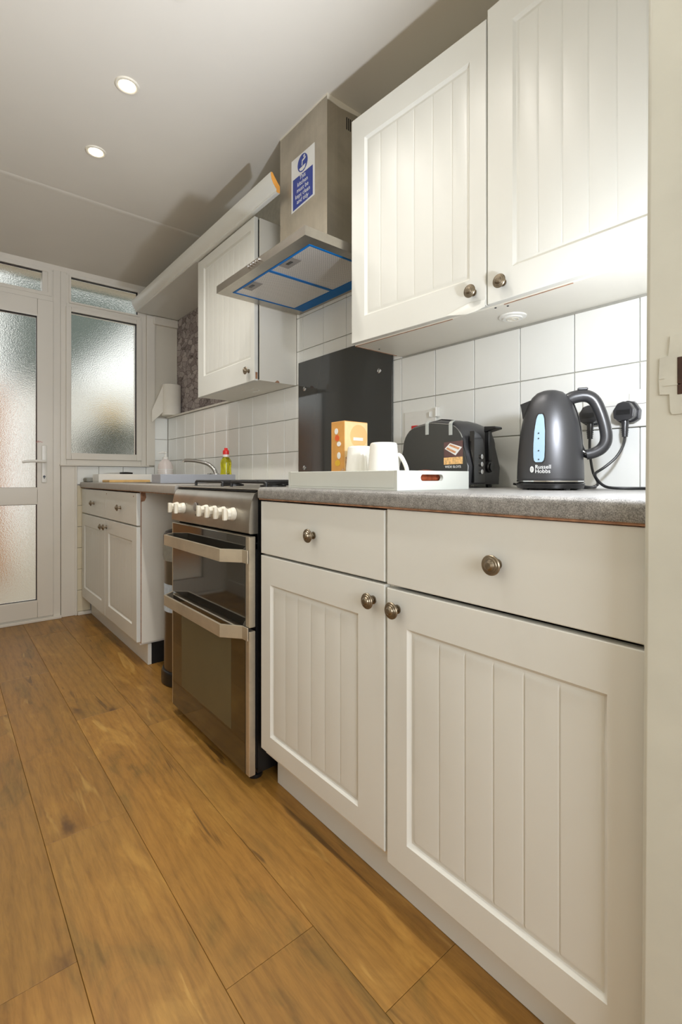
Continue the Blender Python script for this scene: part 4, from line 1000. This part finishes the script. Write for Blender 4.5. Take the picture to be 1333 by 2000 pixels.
tag(MB().box(.790, 1.035, 3.17, 3.335, ZF+.0003, ZF+.0155, .003, 2).build('chopping_board', 'wood_board', at=(.91, 3.25, ZF)), 'light wooden chopping board lying in front of the white drainer tray', 'chopping board')
sg_ = MB().box(.745, .845, 3.55, 3.66, ZF+.0003, ZF+.030, .010, 3)
tag(sg_.build('dish_cloth', 'sponge', at=(.8, 3.6, ZF)), 'folded grey dish cloth at the far left end of the worktop', 'cloth')
# tap
t = thing('mixer_tap', 'chrome mixer tap with curved spout behind the sink', 'tap', (1.265, 2.665, ZF))
bx, by, bz = 1.262, 2.69, ZF+.0037
MB().lathe([(.024, 0), (.024, .006), (.017, .012), (.015, .05), (.0, .052)], (bx, by, bz), seg=24).tube([(bx, by-.055, bz+.022), (bx, by+.055, bz+.022)], .013, 14).build('tap_body', 'chrome', t)
MB().tube([(bx, by, bz+.045), (bx-.008, by+.01, bz+.075), (bx-.035, by+.04, bz+.108), (bx-.085, by+.095, bz+.126), (bx-.13, by+.145, bz+.130), (bx-.140, by+.156, bz+.122)], [.013, .0125, .0115, .0105, .0100, .0105], 14, 2).build('spout', 'chrome', t)
for s_ in (-1, 1):
    MB().lathe([(.014, 0), (.018, .004), (.019, .016), (.015, .022), (0, .023)], (bx, by+s_*.066, bz+.030), seg=16).tube([(bx-.022, by+s_*.066, bz+.046), (bx+.022, by+s_*.066, bz+.046)], .006, 8).build('tap_handle', 'chrome', t)
# hand soap dispenser
hx, hy, hz = 1.20, 3.36, ZF+.0003
t = thing('soap_dispenser', 'clear pinkish pump soap dispenser in the corner by the window', 'soap dispenser', (hx, hy, hz))
MB().lathe([(.044, 0), (.050, .006), (.051, .03), (.051, .085), (.048, .115), (.038, .138), (.022, .152), (.016, .158), (.016, .166), (0, .166)], (hx, hy, hz), seg=32).build('bottle', 'clear_pink', t, smooth=60)
MB().lathe([(.018, .158), (.018, .172), (.008, .176), (.007, .196), (.013, .198), (.013, .208), (0, .210)], (hx, hy, hz), seg=20).tube([(hx, hy, hz+.203), (hx-.02, hy+.008, hz+.204), (hx-.042, hy+.014, hz+.198)], [.007, .0065, .005], 10).build('pump', 'white_plastic', t)
lb_ = MB()
for k, z in enumerate((.035, .047, .059, .071, .083)): lb_.ring(.0512, .0518, z, z+.0045, (hx, hy, hz), seg=32)
lb_.build('label_lines', 'white_print', t)
# washing up liquid
wx, wy, wz = 1.20, 2.435, ZF+.0042
t = thing('washing_up_bottle', 'green-yellow washing up liquid bottle with a red cap beside the tap', 'bottle', (wx, wy, wz))
MB().lathe([(.026, 0), (.030, .005), (.031, .04), (.028, .075), (.030, .10), (.029, .118), (.020, .132), (.015, .140), (0, .140)], (wx, wy, wz), seg=28).build('bottle', 'green_soap', t, smooth=60)
MB().lathe([(.0155, .134), (.0165, .150), (.0150, .158), (0, .158)], (wx, wy, wz), seg=18).build('clear_neck', 'clear_pink', t)
MB().lathe([(.0165, .152), (.0175, .154), (.0170, .172), (.013, .176), (.009, .180), (.009, .188), (0, .189)], (wx, wy, wz), seg=18).build('cap', 'red_plastic', t)
# kitchen roll on the ledge
px, py, pz = 1.334, 3.612, 1.4018
t = thing('kitchen_roll', 'white kitchen paper roll standing on the tiled ledge in the far corner', 'kitchen roll', (px, py, pz))
MB().lathe([(.068, 0), (.070, .003), (.070, .226), (.068, .229), (.022, .229), (.021, .06), (0, .06)], (px, py, pz), seg=40).build('roll', 'paper', t)
ls = MB(); g = []
for i in range(13):
    u = i/12; a = R(200)+u*.1
    p0 = Vector((px-.068-.002, py-.018+.03*u, 0)) + Vector((-.070*u, -.006*math.sin(u*3), 0))
    zt_, zb_ = pz+.215-.185*u**1.1, pz+.02-.075*u
    g.append((ls.bm.verts.new((p0.x, p0.y, zt_)), ls.bm.verts.new((p0.x, p0.y, zb_)), ls.bm.verts.new((p0.x+.0008, p0.y-.0012, zb_)), ls.bm.verts.new((p0.x+.0008, p0.y-.0012, zt_))))
for a, c in zip(g, g[1:]):
    for k in range(4): ls.bm.faces.new((a[k], a[(k+1) % 4], c[(k+1) % 4], c[k]))
ls.bm.faces.new(g[0]); ls.bm.faces.new(g[-1][::-1]); bmesh.ops.recalc_face_normals(ls.bm, faces=ls.bm.faces[:])
ls.build('loose_sheet', 'paper', t)
# pedal bin in the gap beside the cooker
cx0, cy0 = .912, 2.205
t = thing('pedal_bin', 'round steel pedal bin with black base and lid beside the cooker', 'bin', (cx0, cy0, 0))
MB().lathe([(.128, .0), (.136, .004), (.136, .050), (.131, .060), (.127, .062), (0, .062)], (cx0, cy0, 0), seg=48).build('base', 'black_plastic', t)
MB().lathe([(.1235, .060), (.1235, .640), (0, .640)], (cx0, cy0, 0), seg=48).build('drum', 'bin_steel', t)
MB().lathe([(.126, .636), (.128, .640), (.128, .672), (.118, .690), (.08, .703), (0, .708)], (cx0, cy0, 0), seg=48).build('lid', 'black_plastic', t)
MB().lathe([(.1245, .560), (.129, .580), (.1285, .638), (.1245, .638)], (cx0, cy0, 0), seg=30).build('bin_liner', 'sponge', t)['label'] = 'grey bin bag folded over the rim'
lbn = MB()
A0, A1, nn = R(166), R(214), 8
g = [[lbn.bm.verts.new((cx0+rr_*math.cos(A0+(A1-A0)*k/nn), cy0+rr_*math.sin(A0+(A1-A0)*k/nn), z)) for rr_, z in ((.1232, .33), (.1245, .33), (.1245, .455), (.1232, .455))] for k in range(nn+1)]
for a, c in zip(g, g[1:]):
    for k in range(4): lbn.bm.faces.new((a[k], a[(k+1) % 4], c[(k+1) % 4], c[k]))
lbn.bm.faces.new(g[0]); lbn.bm.faces.new(g[-1][::-1]); bmesh.ops.recalc_face_normals(lbn.bm, faces=lbn.bm.faces[:])
lbn.build('maker_label', 'label_blue', t)['label'] = 'pale blue label on the drum'
